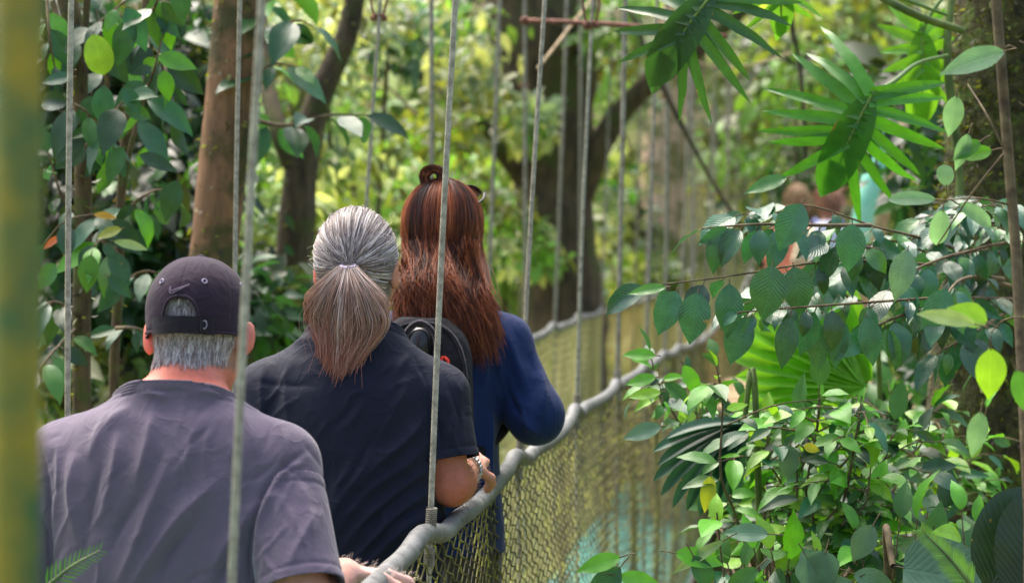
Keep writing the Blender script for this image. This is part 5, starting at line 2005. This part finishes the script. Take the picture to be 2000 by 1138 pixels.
# ------------------------------------------------------------------ background foliage: trees, bushes, wood
bg = [
    # x, y, depth, wx, wy, dr, n, leaf, palette, name, label
    ('leafy_tree', 'sunlit yellow green foliage above the grey ponytail man', [(640, 120, 13, 90, 130, .6), (560, 60, 13.5, 80, 90, .6), (760, 60, 14, 110, 80, .6)], 520, .085, PAL_COOL),
    ('leafy_tree', 'pale yellow drooping foliage left of the grey ponytail man\'s head', [(560, 420, 12, 60, 110, .5), (520, 330, 12.5, 50, 110, .5), (640, 330, 13, 70, 90, .5)], 520, .085, PAL_SUN),
    ('leafy_tree', 'bright foliage around the red-haired woman\'s head', [(760, 330, 19, 120, 120, 1), (950, 330, 19, 100, 120, 1), (990, 520, 18, 110, 110, 1), (800, 480, 18, 110, 90, 1)], 620, .12, PAL_SUN),
    ('leafy_tree', 'grey green foliage between the hangers in the middle distance', [(850, 120, 20, 130, 100, 1), (740, 220, 20, 110, 100, 1), (940, 180, 21, 100, 130, 1)], 560, .12, PAL_COOL),
    ('leafy_tree', 'bright lime foliage right of the big dark trunk', [(1200, 180, 25, 60, 130, .8), (1210, 420, 25, 50, 120, .8), (1180, 540, 25, 60, 60, .8)], 560, .13, PAL_SUN),
    ('leafy_tree', 'cool green foliage behind the pinkish trunk', [(1440, 300, 34, 70, 150, 1), (1450, 120, 34, 80, 110, 1), (1440, 480, 34, 70, 90, 1)], 620, .17, PAL_COOL),
    ('leafy_tree', 'mixed green foliage above the far landing', [(1560, 120, 23, 120, 120, 1), (1680, 60, 23, 130, 110, 1), (1560, 300, 24, 120, 100, 1), (1750, 230, 22, 90, 150, 1)], 560, .13, PAL_MIX),
    ('leafy_bush', 'lush light green bush below the big dark trunk', [(1080, 580, 20, 60, 50, .5), (1130, 530, 21, 50, 50, .5), (1010, 590, 20, 60, 50, .5)], 420, .11, PAL_MIX),
    ('leafy_bush', 'bush with fern-like fronds beyond the left handrail', [(1180, 560, 24, 60, 50, .5), (1250, 540, 24.5, 50, 50, .5)], 420, .13, PAL_SUN),
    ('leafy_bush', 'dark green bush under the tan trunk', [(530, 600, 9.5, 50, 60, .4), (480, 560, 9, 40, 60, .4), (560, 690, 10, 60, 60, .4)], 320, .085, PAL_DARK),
    ('leafy_bush', 'bright bush low between the men and the left post', [(240, 700, 9, 100, 60, .4), (110, 720, 9.5, 60, 90, .4), (340, 660, 9.5, 60, 60, .4)], 300, .08, PAL_MIX),
    ('leafy_bush', 'dense foliage in dark leaf colours standing for shade behind the sapling leaves at left', [(150, 330, 9.5, 90, 150, .5), (300, 420, 9.5, 80, 120, .5), (330, 150, 10, 70, 130, .5), (150, 80, 10, 90, 90, .5), (230, 560, 9.5, 90, 70, .5), (220, 250, 10.5, 150, 220, .3)], 900, .09, PAL_DARK),  # wide back layer of dark leaves added to deepen the painted shade
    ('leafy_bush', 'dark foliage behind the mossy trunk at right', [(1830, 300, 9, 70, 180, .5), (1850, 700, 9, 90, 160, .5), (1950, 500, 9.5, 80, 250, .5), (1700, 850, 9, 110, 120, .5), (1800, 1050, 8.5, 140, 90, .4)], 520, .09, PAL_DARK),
    ('leafy_bush', 'yellow olive bushes seen through the wire netting', [(1000, 760, 19, 90, 70, .6), (900, 820, 18, 100, 90, .6), (960, 960, 16.5, 100, 90, .6), (1060, 700, 21, 80, 60, .6)], 420, .11, PAL_SUN),
]
for nm, lab, spec, n, L, (pal, wt) in bg:
    c0 = np.mean([P(*q[:3]) for q in spec], 0)
    b = gbase(c0)
    root = empty(nm, b, lab, 'tree' if nm == 'leafy_tree' else 'bush')
    cm = clumps(spec)
    crown_mesh(root, cm, n, L, pal, wt, .35, name='crown' if nm == 'leafy_tree' else 'foliage')
    g = Geo()
    for c, r in cm:
        V, F, C, U = tubes(spline([b, b + (c - b) * .5 + rng.normal(0, .15, 3), c], 12), np.linspace(.05, .012, 12), 7, bump=.1)
        g.add(V, F)
    g.build('trunk' if nm == 'leafy_tree' else 'stem', M['bark_dark'], root)

# the wood beyond: one mass of leaves up the far slope
g = Geo()
n_cl = 620
cx_, cy_ = rng.uniform(-1500, 3500, n_cl), rng.uniform(-700, 1250, n_cl)
dd = rng.uniform(20, 34, n_cl)
for k in range(n_cl):
    if dd[k] < 33 and abs(cx_[k] - 1310) < 165 and cy_[k] < 640:
        continue
    c = P(cx_[k], cy_[k], dd[k])
    gz = float(ground_z(c[0], c[1]))
    xl, xr = 1586 - 1456 * 4.7 / dd[k], 1586 - 746 * 4.7 / dd[k]
    if dd[k] < 31.5 and xl - 80 < cx_[k] < xr + 80 and cy_[k] > -80:
        continue
    if c[2] < gz - .3:
        c[2] = gz + .3
    pal, wt = (PAL_SUN, PAL_MIX, PAL_COOL, PAL_SUN, PAL_DARK)[rng.integers(0, 5)]
    n = 130
    tone = pick(pal, wt, 1, .2)[0]
    r = rng.uniform(.3, .7)
    B = c + rng.normal(0, .5, (n, 3)) * r * [1.1, 1, .9]
    d = rng.normal(0, .8, (n, 3)) + [0, 0, -.4]
    nr = np.array([0, -.4, .7]) + rng.normal(0, .4, (n, 3))
    ll = .17 * np.exp(rng.normal(0, .3, n))
    g.add(*leaves(B, d, nr, ll, ll * .5, tone * np.exp(rng.normal(0, .22, (n, 1))), 'ovate', nu=2, ns=2))
o = g.build('forest', M['leaf_far'])
tag(o, 'far bright green rainforest foliage filling the slope behind everything', kind='stuff')

# ------------------------------------------------------------------ left: big-leaved sapling foliage near the tan trunk
PAL_L = ([G_DARK * .8, G_DEEP * .75, G_BLUE * .75, G_MID * .85, G_BRIGHT * .9], [3, 3, 2, 2, 1.2])
pl = Plant('broadleaf_shrub', gbase(P(200, 700, 6.3)), 'tall shrub with large veined dark and bright leaves between painted post and tan trunk', 'shrub')
tw = [
    ([(250, 260, 6.55), (275, 200, 6.3), (300, 140, 6.2), (315, 80, 6.2)], 6, .155, .9), ([(240, 330, 6.55), (200, 270, 6.3), (170, 220, 6.2), (140, 200, 6.2)], 6, .14, 1.1),
    ([(280, 80, 6.6), (300, 20, 6.2), (325, -40, 6.1)], 6, .16, 1.1), ([(160, 300, 6.4), (200, 240, 6.2), (250, 190, 6.1)], 5, .14, 1.0),
    ([(150, 90, 6.4), (200, 40, 6.2), (260, -10, 6.1)], 6, .16, 1.0), ([(235, 450, 6.6), (190, 420, 6.3), (130, 430, 6.2), (90, 470, 6.2)], 6, .13, .9),
    ([(240, 420, 6.6), (270, 390, 6.4), (310, 370, 6.5), (340, 385, 6.6)], 6, .14, .8), ([(235, 500, 6.6), (200, 470, 6.3), (185, 480, 6.2)], 4, .14, 1.2),
    ([(230, 560, 6.6), (280, 530, 6.4), (330, 540, 6.4)], 5, .13, .7), ([(160, 620, 6.4), (110, 590, 6.3), (80, 600, 6.3)], 4, .13, .8),
    ([(300, 80, 6.6), (325, 140, 6.4), (340, 230, 6.5)], 5, .14, .8), ([(90, -30, 6.4), (95, 60, 6.3), (110, 150, 6.3)], 5, .12, .9),
    ([(150, 640, 6.4), (110, 680, 6.2), (75, 720, 6.1)], 6, .12, .6), ([(210, 160, 6.6), (200, 90, 6.4), (190, 20, 6.4)], 5, .14, .9),
    ([(160, 430, 6.4), (120, 380, 6.4), (95, 300, 6.4)], 5, .12, .8), ([(225, 640, 6.6), (260, 640, 6.4), (300, 650, 6.4)], 5, .11, .7),
]
for pts, n, L, dr in tw:
    pl.branch(pl3d(pts), .006, .002, int(n * 1.6), L * .72, *PAL_L, droop=dr, face=.5, asp=.46, nu=10)


def put(p, x, y, d, ang, L, asp, col, shape='ovate', face=1.0, curl=.4, fold=.2, tilt=0.0, **k):
    """one leaf seen face-on: ang = direction of the tip in the picture, degrees clockwise from right; L metres"""
    a = math.radians(ang)
    dv = RIGHT * math.cos(a) - UPV * math.sin(a) - FWD * tilt
    nv = -FWD * face + UPV * .45
    p.leaf(np.array([P(x, y, d)]), dv[None], nv[None], L, L * asp, col, petiole=k.pop('pet', .01), shape=shape, curl=curl, fold=fold, nu=12, wave=.01, **k)


for x, y, ang, L, asp, col, sh in (
        (300, 110, 12, .13, .50, G_BRIGHT * .9, 'ovate'), (318, 130, 80, .10, .55, G_BRIGHT, 'ovate'), (180, 60, 75, .13, .7, G_LIME * .8, 'blunt'),
        (205, 160, 95, .135, .55, G_BLUE, 'ovate'), (180, 180, 105, .115, .5, G_DEEP, 'ovate'), (240, 165, 60, .10, .5, G_BLUE, 'ovate'), (245, 280, 118, .13, .48, G_DEEP * 1.2, 'ovate'),
        (180, 490, 100, .125, .56, G_MID, 'ovate'), (205, 535, 40, .105, .45, G_DEEP, 'ovate'), (115, 510, 130, .10, .65, G_MID, 'ovate'),
        (175, 418, 5, .075, .35, lin(190, 150, 40), 'lance'), (130, 455, 150, .085, .3, lin(196, 104, 40), 'lance'), (245, 445, 165, .09, .42, lin(150, 160, 50), 'ovate'), (215, 470, 10, .11, .3, G_PALE, 'lance'),
        (260, 30, 110, .16, .5, G_DEEP, 'ovate'), (300, -10, 85, .16, .48, G_MID * .8, 'ovate'), (350, -40, 85, .13, .5, G_DEEP, 'ovate'), (225, 20, 100, .12, .5, G_BRIGHT * .8, 'ovate'),
        (320, 20, 80, .12, .5, G_BRIGHT * .8, 'ovate'), (150, 150, 175, .11, .42, G_BLUE * .8, 'ovate'), (350, 345, 110, .14, .55, G_DEEP * .7, 'ovate'), (265, 300, 20, .13, .4, G_DARK, 'ovate')):
    put(pl, x, y, 6.15 + rng.uniform(-.1, .1), ang, L * .82, asp, np.asarray(col) * .85, sh)
pl.done(wood='branches')

pl = Plant('leafy_branch', P(505, 240, 7.6), 'leafy twig with dark glossy leaves just right of the tan trunk', 'branch')
for pts, n, L in (([(495, 235, 7.6), (560, 245, 7.5), (640, 225, 7.4), (720, 225, 7.4)], 9, .115), ([(500, 100, 7.6), (540, 60, 7.5), (580, 40, 7.4), (610, 50, 7.4)], 7, .13), ([(495, 150, 7.6), (535, 125, 7.5), (575, 130, 7.4)], 5, .12), ([(500, 40, 7.6), (530, 0, 7.5), (570, -20, 7.5)], 5, .13)):
    pl.branch(pl3d(pts), .008, .002, n, L, [G_DARK, G_DEEP, G_MID, G_BRIGHT], [3, 3, 2, 1], droop=.7, face=.4, asp=.5)
pl.done()

# ------------------------------------------------------------------ right: shrubs, vines and big leaves in front of the bridge
PAL_R = ([G_BLUE, G_DEEP, G_DARK, G_MID], [4, 3, 1.5, 1])
pl = Plant('drooping_shrub', gbase(P(1960, 700, 6.2)), 'shrub with arching twigs of dark hanging glossy leaves at right', 'shrub', leafmat='leaf_gloss')
tw = [
    ([(1960, 520, 6.2), (1820, 470, 5.7), (1700, 440, 5.5), (1600, 405, 5.4), (1540, 400, 5.4)], 9, .10), ([(1700, 440, 5.5), (1600, 440, 5.3), (1480, 438, 5.2), (1370, 446, 5.2)], 12, .09),
    ([(1980, 560, 6.0), (1800, 515, 5.6), (1640, 508, 5.4), (1540, 520, 5.3), (1420, 540, 5.2), (1250, 560, 5.2)], 15, .105), ([(1990, 585, 6.0), (1850, 580, 5.4), (1700, 590, 5.2), (1560, 600, 5.1), (1440, 610, 5.1)], 17, .10),
    ([(1990, 500, 6.0), (1900, 490, 5.6), (1800, 520, 5.4), (1740, 560, 5.3)], 10, .10), ([(1960, 545, 6.0), (1900, 540, 5.5), (1860, 560, 5.3), (1830, 620, 5.2)], 7, .10),
    ([(1760, 500, 5.6), (1680, 480, 5.4), (1620, 470, 5.3)], 8, .09), ([(1990, 470, 5.9), (1930, 480, 5.6), (1860, 500, 5.5)], 8, .085),
    ([(1900, 590, 5.4), (1780, 610, 5.3), (1700, 640, 5.2)], 9, .10), ([(1980, 600, 5.8), (1900, 650, 5.4), (1830, 690, 5.3)], 8, .09),
]
for pts, n, L in tw:
    pl.branch(pl3d(pts), .0055, .0015, int(n * 1.6), L * .80, *PAL_R, droop=1.0, face=.5, asp=.52, spread=.7, curl=.9, nu=10, wave=.016)
for x, y, ang, L, asp, col in ((1570, 390, 118, .115, .62, G_BLUE), (1665, 428, 95, .105, .62, G_BLUE), (1545, 345, 165, .10, .36, G_MID), (1510, 510, 100, .12, .7, G_DEEP), (1548, 512, 80, .11, .66, G_DEEP),
                             (1325, 560, 115, .105, .60, G_BLUE), (1365, 562, 100, .115, .62, G_BLUE), (1425, 545, 92, .12, .52, G_BLUE), (1460, 610, 110, .11, .6, G_BLUE), (1545, 610, 100, .115, .45, G_DEEP),
                             (1590, 615, 85, .12, .45, G_DEEP), (1640, 610, 95, .115, .45, G_BLUE), (1690, 610, 80, .11, .5, G_BLUE), (1850, 555, 110, .125, .55, G_BLUE), (1775, 480, 105, .115, .5, G_GREY * .8), (1310, 560, 175, .085, .3, G_BRIGHT * .7)):
    put(pl, x, y, 5.1 + rng.uniform(-.08, .1), ang, L, asp, col, curl=.5, tilt=.15)
for k in range(20):
    x, y = 1440 + 480 * ((k * .618) % 1), 400 + 210 * ((k * .37 + .1) % 1)
    d = 5.5 + .7 * ((k * .77) % 1)
    pts = [P(x + 150, y + 20, d + .1), P(x + 60, y - 12, d), P(x, y, d - .05)]
    pl.branch(pts, .003, .0012, 9, .085, [G_BLUE, G_DEEP, G_GREY * .7, G_MID], [3, 3, 1, 1], droop=.28, face=.42, asp=.5, spread=.9, curl=.9, wave=.016)
pl.done(wood='branches')

PAL_S = ([G_BRIGHT, G_LIME, G_MID * .85, G_DEEP * .8, G_BLUE * .85, G_DARK], [3.6, 2.2, 3.2, 1.6, 1.0, .6])
b = gbase(P(1480, 1500, 5.6))
pl = Plant('understory_shrub', b, 'bushy shrub with small bright green leaves overhanging the right handrail', 'shrub')
tops = [(1270, 690), (1345, 715), (1400, 720), (1380, 800), (1450, 740), (1500, 760), (1450, 830), (1560, 740), (1620, 760), (1540, 830), (1680, 740), (1740, 770), (1640, 840), (1480, 880), (1760, 860), (1700, 920), (1570, 910), (1820, 800), (1600, 690)]
tops += [(1400 + 560 * ((k * .618) % 1), 690 + 330 * ((k * .414) % 1)) for k in range(22)]
for k, (x, y) in enumerate(tops):
    if 1400 < x < 1700 and y < 765:
        y += 70
    d = 5.8 + .6 * math.sin(k * 2.4)
    x0 = 1520 + (x - 1520) * .35 + rng.normal(0, 25)
    pts = [P(x0, 1180, 5.6), P(x0 * .5 + x * .5 + rng.normal(0, 20), (y + 1120) / 2, d), P(x + (x0 - x) * .12, y + 70, d), P(x, y, d)]
    pl.branch(pts, .0045, .0016, 12, .068, *PAL_S, droop=.25, face=.35, asp=.46, spread=.9, start=.45, curl=.7, pet=.008)
    for _ in range(3):
        p0 = pts[2] + (pts[3] - pts[2]) * rng.uniform(-.6, .6)
        p1_ = p0 + RIGHT * rng.normal(0, .10) + UPV * rng.uniform(-.03, .06) - FWD * rng.normal(0, .08)
        pl.branch([p0, (p0 + p1_) / 2 + [0, 0, .015], p1_], .0022, .001, 5, .066, *PAL_S, droop=.3, face=.35, asp=.46, curl=.7, pet=.008, m=8)
for x, y, ang, L, asp, col in ((1290, 695, 185, .075, .4, G_BRIGHT), (1290, 735, 170, .07, .42, G_BRIGHT), (1300, 765, 175, .075, .36, G_LIME), (1330, 705, 60, .085, .42, G_BRIGHT), (1300, 830, 165, .09, .45, G_GREY * .7), (1545, 860, 95, .08, .6, G_GREY * .6), (1560, 870, 10, .04, .6, lin(200, 190, 40)), (1390, 920, 100, .085, .42, lin(150, 165, 40))):
    put(pl, x, y, 5.2, ang, L, asp, col)
pl.done(wood='branches')

pl = Plant('low_plant', gbase(P(1450, 1400, 5.0)), 'low leafy plants with broad heart leaves along the bottom right', 'plant')
for k in range(26):
    x = 1400 + 600 * ((k * .618) % 1)
    y = 1000 + 120 * ((k * .37) % 1)
    d = 5.0 + .5 * ((k * .73) % 1)
    pts = [P(x + rng.normal(0, 60), 1400, d), P(x + rng.normal(0, 20), 1210, d), P(x, y, d)]
    pl.branch(pts, .004, .0015, 7, .085, *PAL_S, droop=.45, face=.4, asp=.5, spread=.9, start=.5, curl=.7)
for x, y, ang, L, asp, col, sh in ((1560, 1060, 60, .105, .8, G_GREY * .75, 'heart'), (1620, 1050, 105, .115, .62, G_GREY * .7, 'heart'), (1530, 1045, 185, .10, .42, G_GREY * .8, 'ovate'), (1230, 1085, 130, .12, .5, G_DEEP, 'ovate'),
                             (1240, 1080, 165, .10, .4, G_BRIGHT, 'ovate'), (1640, 1110, 20, .11, .5, G_GREY * .8, 'ovate'), (1690, 1120, 150, .10, .6, G_GREY * .7, 'ovate'), (1290, 1075, 10, .11, .4, G_BRIGHT, 'ovate'),
                             (1500, 1090, 140, .10, .45, G_MID, 'ovate'), (1340, 1060, 60, .1, .45, G_DEEP, 'ovate'), (1180, 1120, 10, .1, .4, G_BRIGHT, 'ovate'), (1720, 1000, 120, .09, .6, G_GREY * .6, 'ovate'), (1440, 1040, 150, .13, .2, G_PALE * .7, 'lance')):
    put(pl, x, y, 4.95, ang, L, asp, col, sh, pet=.03)
pl.done()

# large single-leaf plants
pl = Plant('broadleaf_plant', gbase(P(1890, 1400, 5.2)), 'huge pale grey green leaf at the bottom right corner', 'plant')
put(pl, 1745, 1105, 4.9, 10, .26, .62, G_GREY * .55, 'heart', curl=.35, face=.8, pet=.02)
pl.stem([P(1745, 1105, 4.9), P(1740, 1200, 5.0), gbase(P(1890, 1400, 5.2))], .006, .01)
pl.done('leaf')
pl = Plant('broadleaf_plant', gbase(P(2010, 1400, 4.7)), 'very dark ribbed upright leaf at the bottom right corner', 'plant')
put(pl, 1925, 1160, 4.6, -62, .22, .75, lin(30, 52, 30), 'blunt', curl=.3, face=1, pet=.01)
put(pl, 1985, 1180, 4.55, -80, .21, .6, lin(26, 46, 28), 'blunt', curl=.2, face=1, pet=.01)
pl.stem([P(1925, 1160, 4.6), P(1960, 1260, 4.65), gbase(P(2010, 1400, 4.7))], .005, .009)
pl.done('leaf')


def big_leaf(root, name, hub, axis, nrm, L, lobes, W, col, petiole, mat='leaf_palm', tone=.12):
    """deeply split leaf: tapered lobes springing from a midrib, fused near it"""
    hub, axis = np.asarray(hub, float), unit(axis)
    nrm = unit(np.asarray(nrm) - axis * (np.asarray(nrm) @ axis))
    sd = np.cross(axis, nrm)
    g = Geo()
    m = 14
    t = np.linspace(0, 1, m)
    rib = hub + axis * (np.sin(.8 * t) / .8 * L * .8)[:, None] - nrm * ((1 - np.cos(.8 * t)) / .8 * L * .8)[:, None]
    V, F, C, U = tubes(rib, np.linspace(.0045, .0015, m), 6)
    g.add(V, F, lin(120, 150, 70))
    B, D, Nn, LL, WW = [], [], [], [], []
    for q in (-1, 1):
        for k in range(lobes):
            u = k / lobes * .62
            i = u * (m - 1)
            p = np.array([np.interp(i, np.arange(m), rib[:, c]) for c in range(3)])
            ang = math.radians(128 - 158 * u + rng.normal(0, 5))
            B.append(p)
            D.append(axis * math.cos(ang) + q * sd * math.sin(ang) - nrm * (.15 + .25 * u))
            Nn.append(nrm + .25 * rng.normal(size=3))
            LL.append(L * W * (1.0 - .35 * abs(u - .3) - .10 * u) * rng.uniform(.9, 1.1))
            WW.append(L * .125 * (1 - .3 * u))
    B.append(rib[-4]); D.append(rib[-1] - rib[-3]); Nn.append(nrm); LL.append(L * .55); WW.append(L * .18)
    n = len(B)
    g.add(*leaves(B, D, Nn, np.array(LL), np.array(WW), np.asarray(col) * np.exp(rng.normal(0, tone, (n, 1))), 'lobe', curl=rng.uniform(.3, .8, n), fold=rng.uniform(.1, .4, n), nu=10, ns=4, wave=.01))
    # fused web round the midrib
    g.add(*leaves([hub - axis * .01], [axis], [nrm], [L * 1.0], [L * .34], np.asarray(col), 'blunt', curl=.8, fold=.12, nu=10, ns=4))
    V, F, C, U = tubes(spline(petiole, 16), np.linspace(.0065, .0045, 16), 8)
    g.add(V, F, lin(92, 120, 60))
    return g.build(name, M[mat], root)


vine = empty('split_leaf_vine', P(1850, 110, 6.3), 'climbing vine with large deeply split green leaves at upper right', 'vine')
big_leaf(vine, 'leaf', P(1702, 185, 5.9), -UPV * .9 - RIGHT * .45 - FWD * .05, -FWD + UPV * .2, .30, 8, .9, lin(56, 112, 26), [P(1702, 185, 5.9), P(1745, 160, 5.95), P(1790, 125, 6.1), P(1850, 108, 6.3)])
big_leaf(vine, 'leaf', P(1392, -12, 5.6), -RIGHT * .62 - UPV * .75, -FWD * .9 + UPV * .3, .29, 7, .85, lin(44, 84, 34), [P(1392, -12, 5.6), P(1480, -60, 5.8), P(1650, -40, 6.1), P(1850, 30, 6.4)])
big_leaf(vine, 'leaf', P(1520, -60, 5.9), -UPV * .8 + RIGHT * .1, -FWD * .8 + UPV * .6, .19, 5, .8, lin(84, 136, 36), [P(1520, -60, 5.9), P(1620, -80, 6.0), P(1800, -40, 6.3)])
big_leaf(vine, 'leaf', P(1800, 60, 6.6), -UPV + RIGHT * .05, -FWD + UPV * .3, .30, 6, .45, lin(92, 146, 36), [P(1800, 60, 6.6), P(1830, 10, 6.6), P(1870, -30, 6.6)])
V, F, C, U = tubes(spline([P(1880, 60, 6.55), P(1790, 30, 6.4), P(1700, -20, 6.4), P(1620, -80, 6.4)], 16), .011, 8, bump=.05)
mesh_obj('stem', V, F, M['green_stem'], vine)
V, F, C, U = tubes(spline([P(1860, 600, 6.62), P(1875, 350, 6.66), P(1850, 110, 6.62), P(1870, -100, 6.66)], 20), .012, 8, bump=.08)
mesh_obj('stem', V, F, M['green_stem'], vine)


def fan_leaf(name, label, hub, cen, spread, L, n, col, nrm, base, width=.2, droop=.5, mat='leaf_palm', root_pts=None):
    """pleated fan: segments from one hub, overlapping in their inner half"""
    root = empty(name, gbase(base), label, 'plant')
    hub = np.asarray(hub, float)
    a = np.radians(cen + np.linspace(-spread, spread, n))
    D = RIGHT[None] * np.cos(a)[:, None] - UPV[None] * np.sin(a)[:, None] - FWD[None] * .1
    Nn = np.tile(np.asarray(nrm, float), (n, 1)) + rng.normal(0, .08, (n, 3))
    ll = L * (1 - .25 * np.abs(np.linspace(-1, 1, n)) ** 2) * rng.uniform(.94, 1.05, n)
    g = Geo()
    g.add(*leaves(np.tile(hub, (n, 1)), D, Nn, ll, L * width, np.asarray(col) * np.exp(rng.normal(0, .10, (n, 1))), 'strap', curl=droop, fold=.45, nu=12, ns=4))
    g.build('leaf', M[mat], root)
    V, F, C, U = tubes(spline([hub] + [np.asarray(q) for q in (root_pts or [])] + [gbase(base)], 16), np.linspace(.006, .01, 16), 7)
    mesh_obj('stem', V, F, M['green_stem'], root)
    return root


fan_leaf('fan_leaf_plant', 'bright lime green pleated fan leaf beside the bridge, below the drooping shrub', P(1690, 745, 6.4), 207, 52, .38, 15, lin(112, 170, 40), -FWD + UPV * .35, P(1740, 1100, 6.8), .19, .25, 'leaf_palm', [P(1720, 850, 6.8)])
fan_leaf('fan_leaf_plant', 'dark blue green drooping fan leaf hanging before the wire netting', P(1450, 825, 5.5), 140, 42, .25, 11, lin(40, 78, 58), -FWD * .7 + UPV * .8, P(1520, 1150, 5.6), .16, .6, 'leaf_palm', [P(1480, 900, 5.5)])


def frond(name, label, pts, n, L, col, base):
    root = empty(name, gbase(base), label, 'fern')
    p = spline(pl3d(pts), 24)
    p = np.vstack([gbase(base), p])
    V, F, C, U = tubes(p, np.linspace(.004, .001, 25), 5)
    mesh_obj('stem', V, F, M['green_stem'], root)
    q = p[1:]
    u = np.linspace(.05, 1, n)
    B = np.stack([np.interp(u * 23, np.arange(24), q[:, c]) for c in range(3)], -1)
    tg = unit(np.stack([np.interp(u * 23, np.arange(24), np.gradient(q[:, c])) for c in range(3)], -1))
    sd = unit(np.cross(tg, FWD))
    g = Geo()
    for s_ in (-1, 1):
        d = tg * .75 + sd * s_ * .8
        ll = L * (1 - .55 * u) * rng.uniform(.9, 1.1, n)
        g.add(*leaves(B, d, np.tile(-FWD + UPV * .4, (n, 1)), ll, ll * .12, np.asarray(col) * np.exp(rng.normal(0, .12, (n, 1))), 'lance', curl=.3, fold=.2, nu=5, ns=2))
    g.build('frond', M['leaf_thin'], root)


frond('fern_frond', 'feathery green frond tip at the bottom left corner', [(85, 1150, 3.9), (140, 1105, 3.9), (195, 1074, 3.9)], 13, .036, lin(60, 110, 46), P(60, 1500, 3.9))
frond('fern_frond', 'feathery light green frond at the bottom right', [(1905, 1150, 4.2), (1850, 1085, 4.2), (1800, 1035, 4.2)], 26, .040, lin(84, 130, 56), P(1960, 1400, 4.2))

# pale soft leaves close to the viewer on a climbing stem at the right edge
pl = Plant('climbing_vine', gbase(P(2030, 900, 4.0)), 'climber with pale soft blurred leaves on a brown stem at the right edge', 'vine', leafmat='leaf_thin')
pl.stem([gbase(P(2030, 900, 4.0)), P(2010, 1000, 4.0), P(1985, 500, 4.1), P(1965, 250, 4.1), P(1945, 0, 4.1), P(1935, -200, 4.1)], .011, .009)
for x, y, d, ang, L, asp, col, sh in ((1985, 95, 4.0, 165, .115, .40, G_GREY, 'ovate'), (1990, 80, 4.0, 30, .08, .5, G_GREY, 'ovate'), (1872, 165, 4.2, 100, .075, .5, G_GREY * .9, 'ovate'), (1900, 240, 4.2, 110, .07, .4, G_GREY * .9, 'ovate'),
                                    (1845, 388, 4.3, 100, .065, .55, G_GREY, 'blunt'), (1850, 392, 4.3, 185, .085, .34, G_GREY, 'blunt'), (1852, 388, 4.3, 28, .075, .42, G_GREY, 'blunt'), (1850, 385, 4.3, -95, .04, .8, G_GREY, 'blunt'),
                                    (1935, 265, 4.2, 150, .06, .5, G_MID, 'ovate'), (1960, 290, 4.2, 170, .06, .5, G_BRIGHT * .8, 'ovate'), (1935, 655, 3.8, 90, .085, .6, G_LIME * .8, 'ovate'), (1930, 640, 3.8, 195, .095, .3, G_PALE * .8, 'lance'),
                                    (1950, 640, 3.9, 205, .07, .65, G_LIME, 'ovate'), (1975, 700, 3.9, 70, .08, .5, G_MID, 'ovate'), (1990, 470, 3.9, 20, .06, .7, G_GREY, 'ovate'), (1920, 780, 4.0, 100, .08, .45, G_GREY * .8, 'ovate'), (1990, 200, 4.0, 40, .07, .5, G_GREY * .9, 'ovate'), (1975, 620, 3.9, 0, .07, .6, G_BRIGHT, 'ovate')):
    put(pl, x, y, d, ang, L, asp, col, sh, pet=.02)
for a, b in (((1965, 300), (1890, 165)), ((1972, 400), (1850, 390)), ((1980, 620), (1935, 650)), ((1955, 100), (1985, 95)), ((1960, 300), (1830, 480))):
    pl.stem([P(*a, 4.1), P((a[0] + b[0]) / 2, (a[1] + b[1]) / 2 - 8, 4.1), P(*b, 4.2)], .002, .0012, 8)
pl.done()
pl = Plant('woody_vine', gbase(P(1830, 1138, 6.0)), 'brown leaning stem rising to the left among the lower right leaves', 'vine')
pl.stem([gbase(P(1850, 1200, 6.0)), P(1830, 1090, 6.0), P(1760, 980, 5.9), P(1690, 900, 5.9), P(1620, 850, 5.9)], .014, .007, bumpy=.1)
pl.done()
# thin lianas hanging across the wood
for lab, pts, r in (('dark slanting liana in front of the pinkish trunk', [(1230, 20, 12), (1290, 160, 12), (1345, 270, 12), (1395, 360, 12), (1440, 430, 12), (1490, 520, 12.2)], .013),
                    ('dark knotted liana hanging near the split leaves', [(1540, -80, 10), (1548, 60, 10), (1560, 110, 10), (1568, 200, 10), (1575, 330, 10)], .010),
                    ('thin pale slanting twig above the grey ponytail man', [(700, 150, 14), (750, 165, 14), (815, 225, 14)], .012)):
    p = spline(pl3d(pts), 30)
    V, F, C, U = tubes(p, r, 7, bump=.45, seed=4, cap=True)
    tag(mesh_obj('liana', V, F, M['bark_dark'] if r != .012 else M['wood'], origin=p[0]), lab, 'vine')
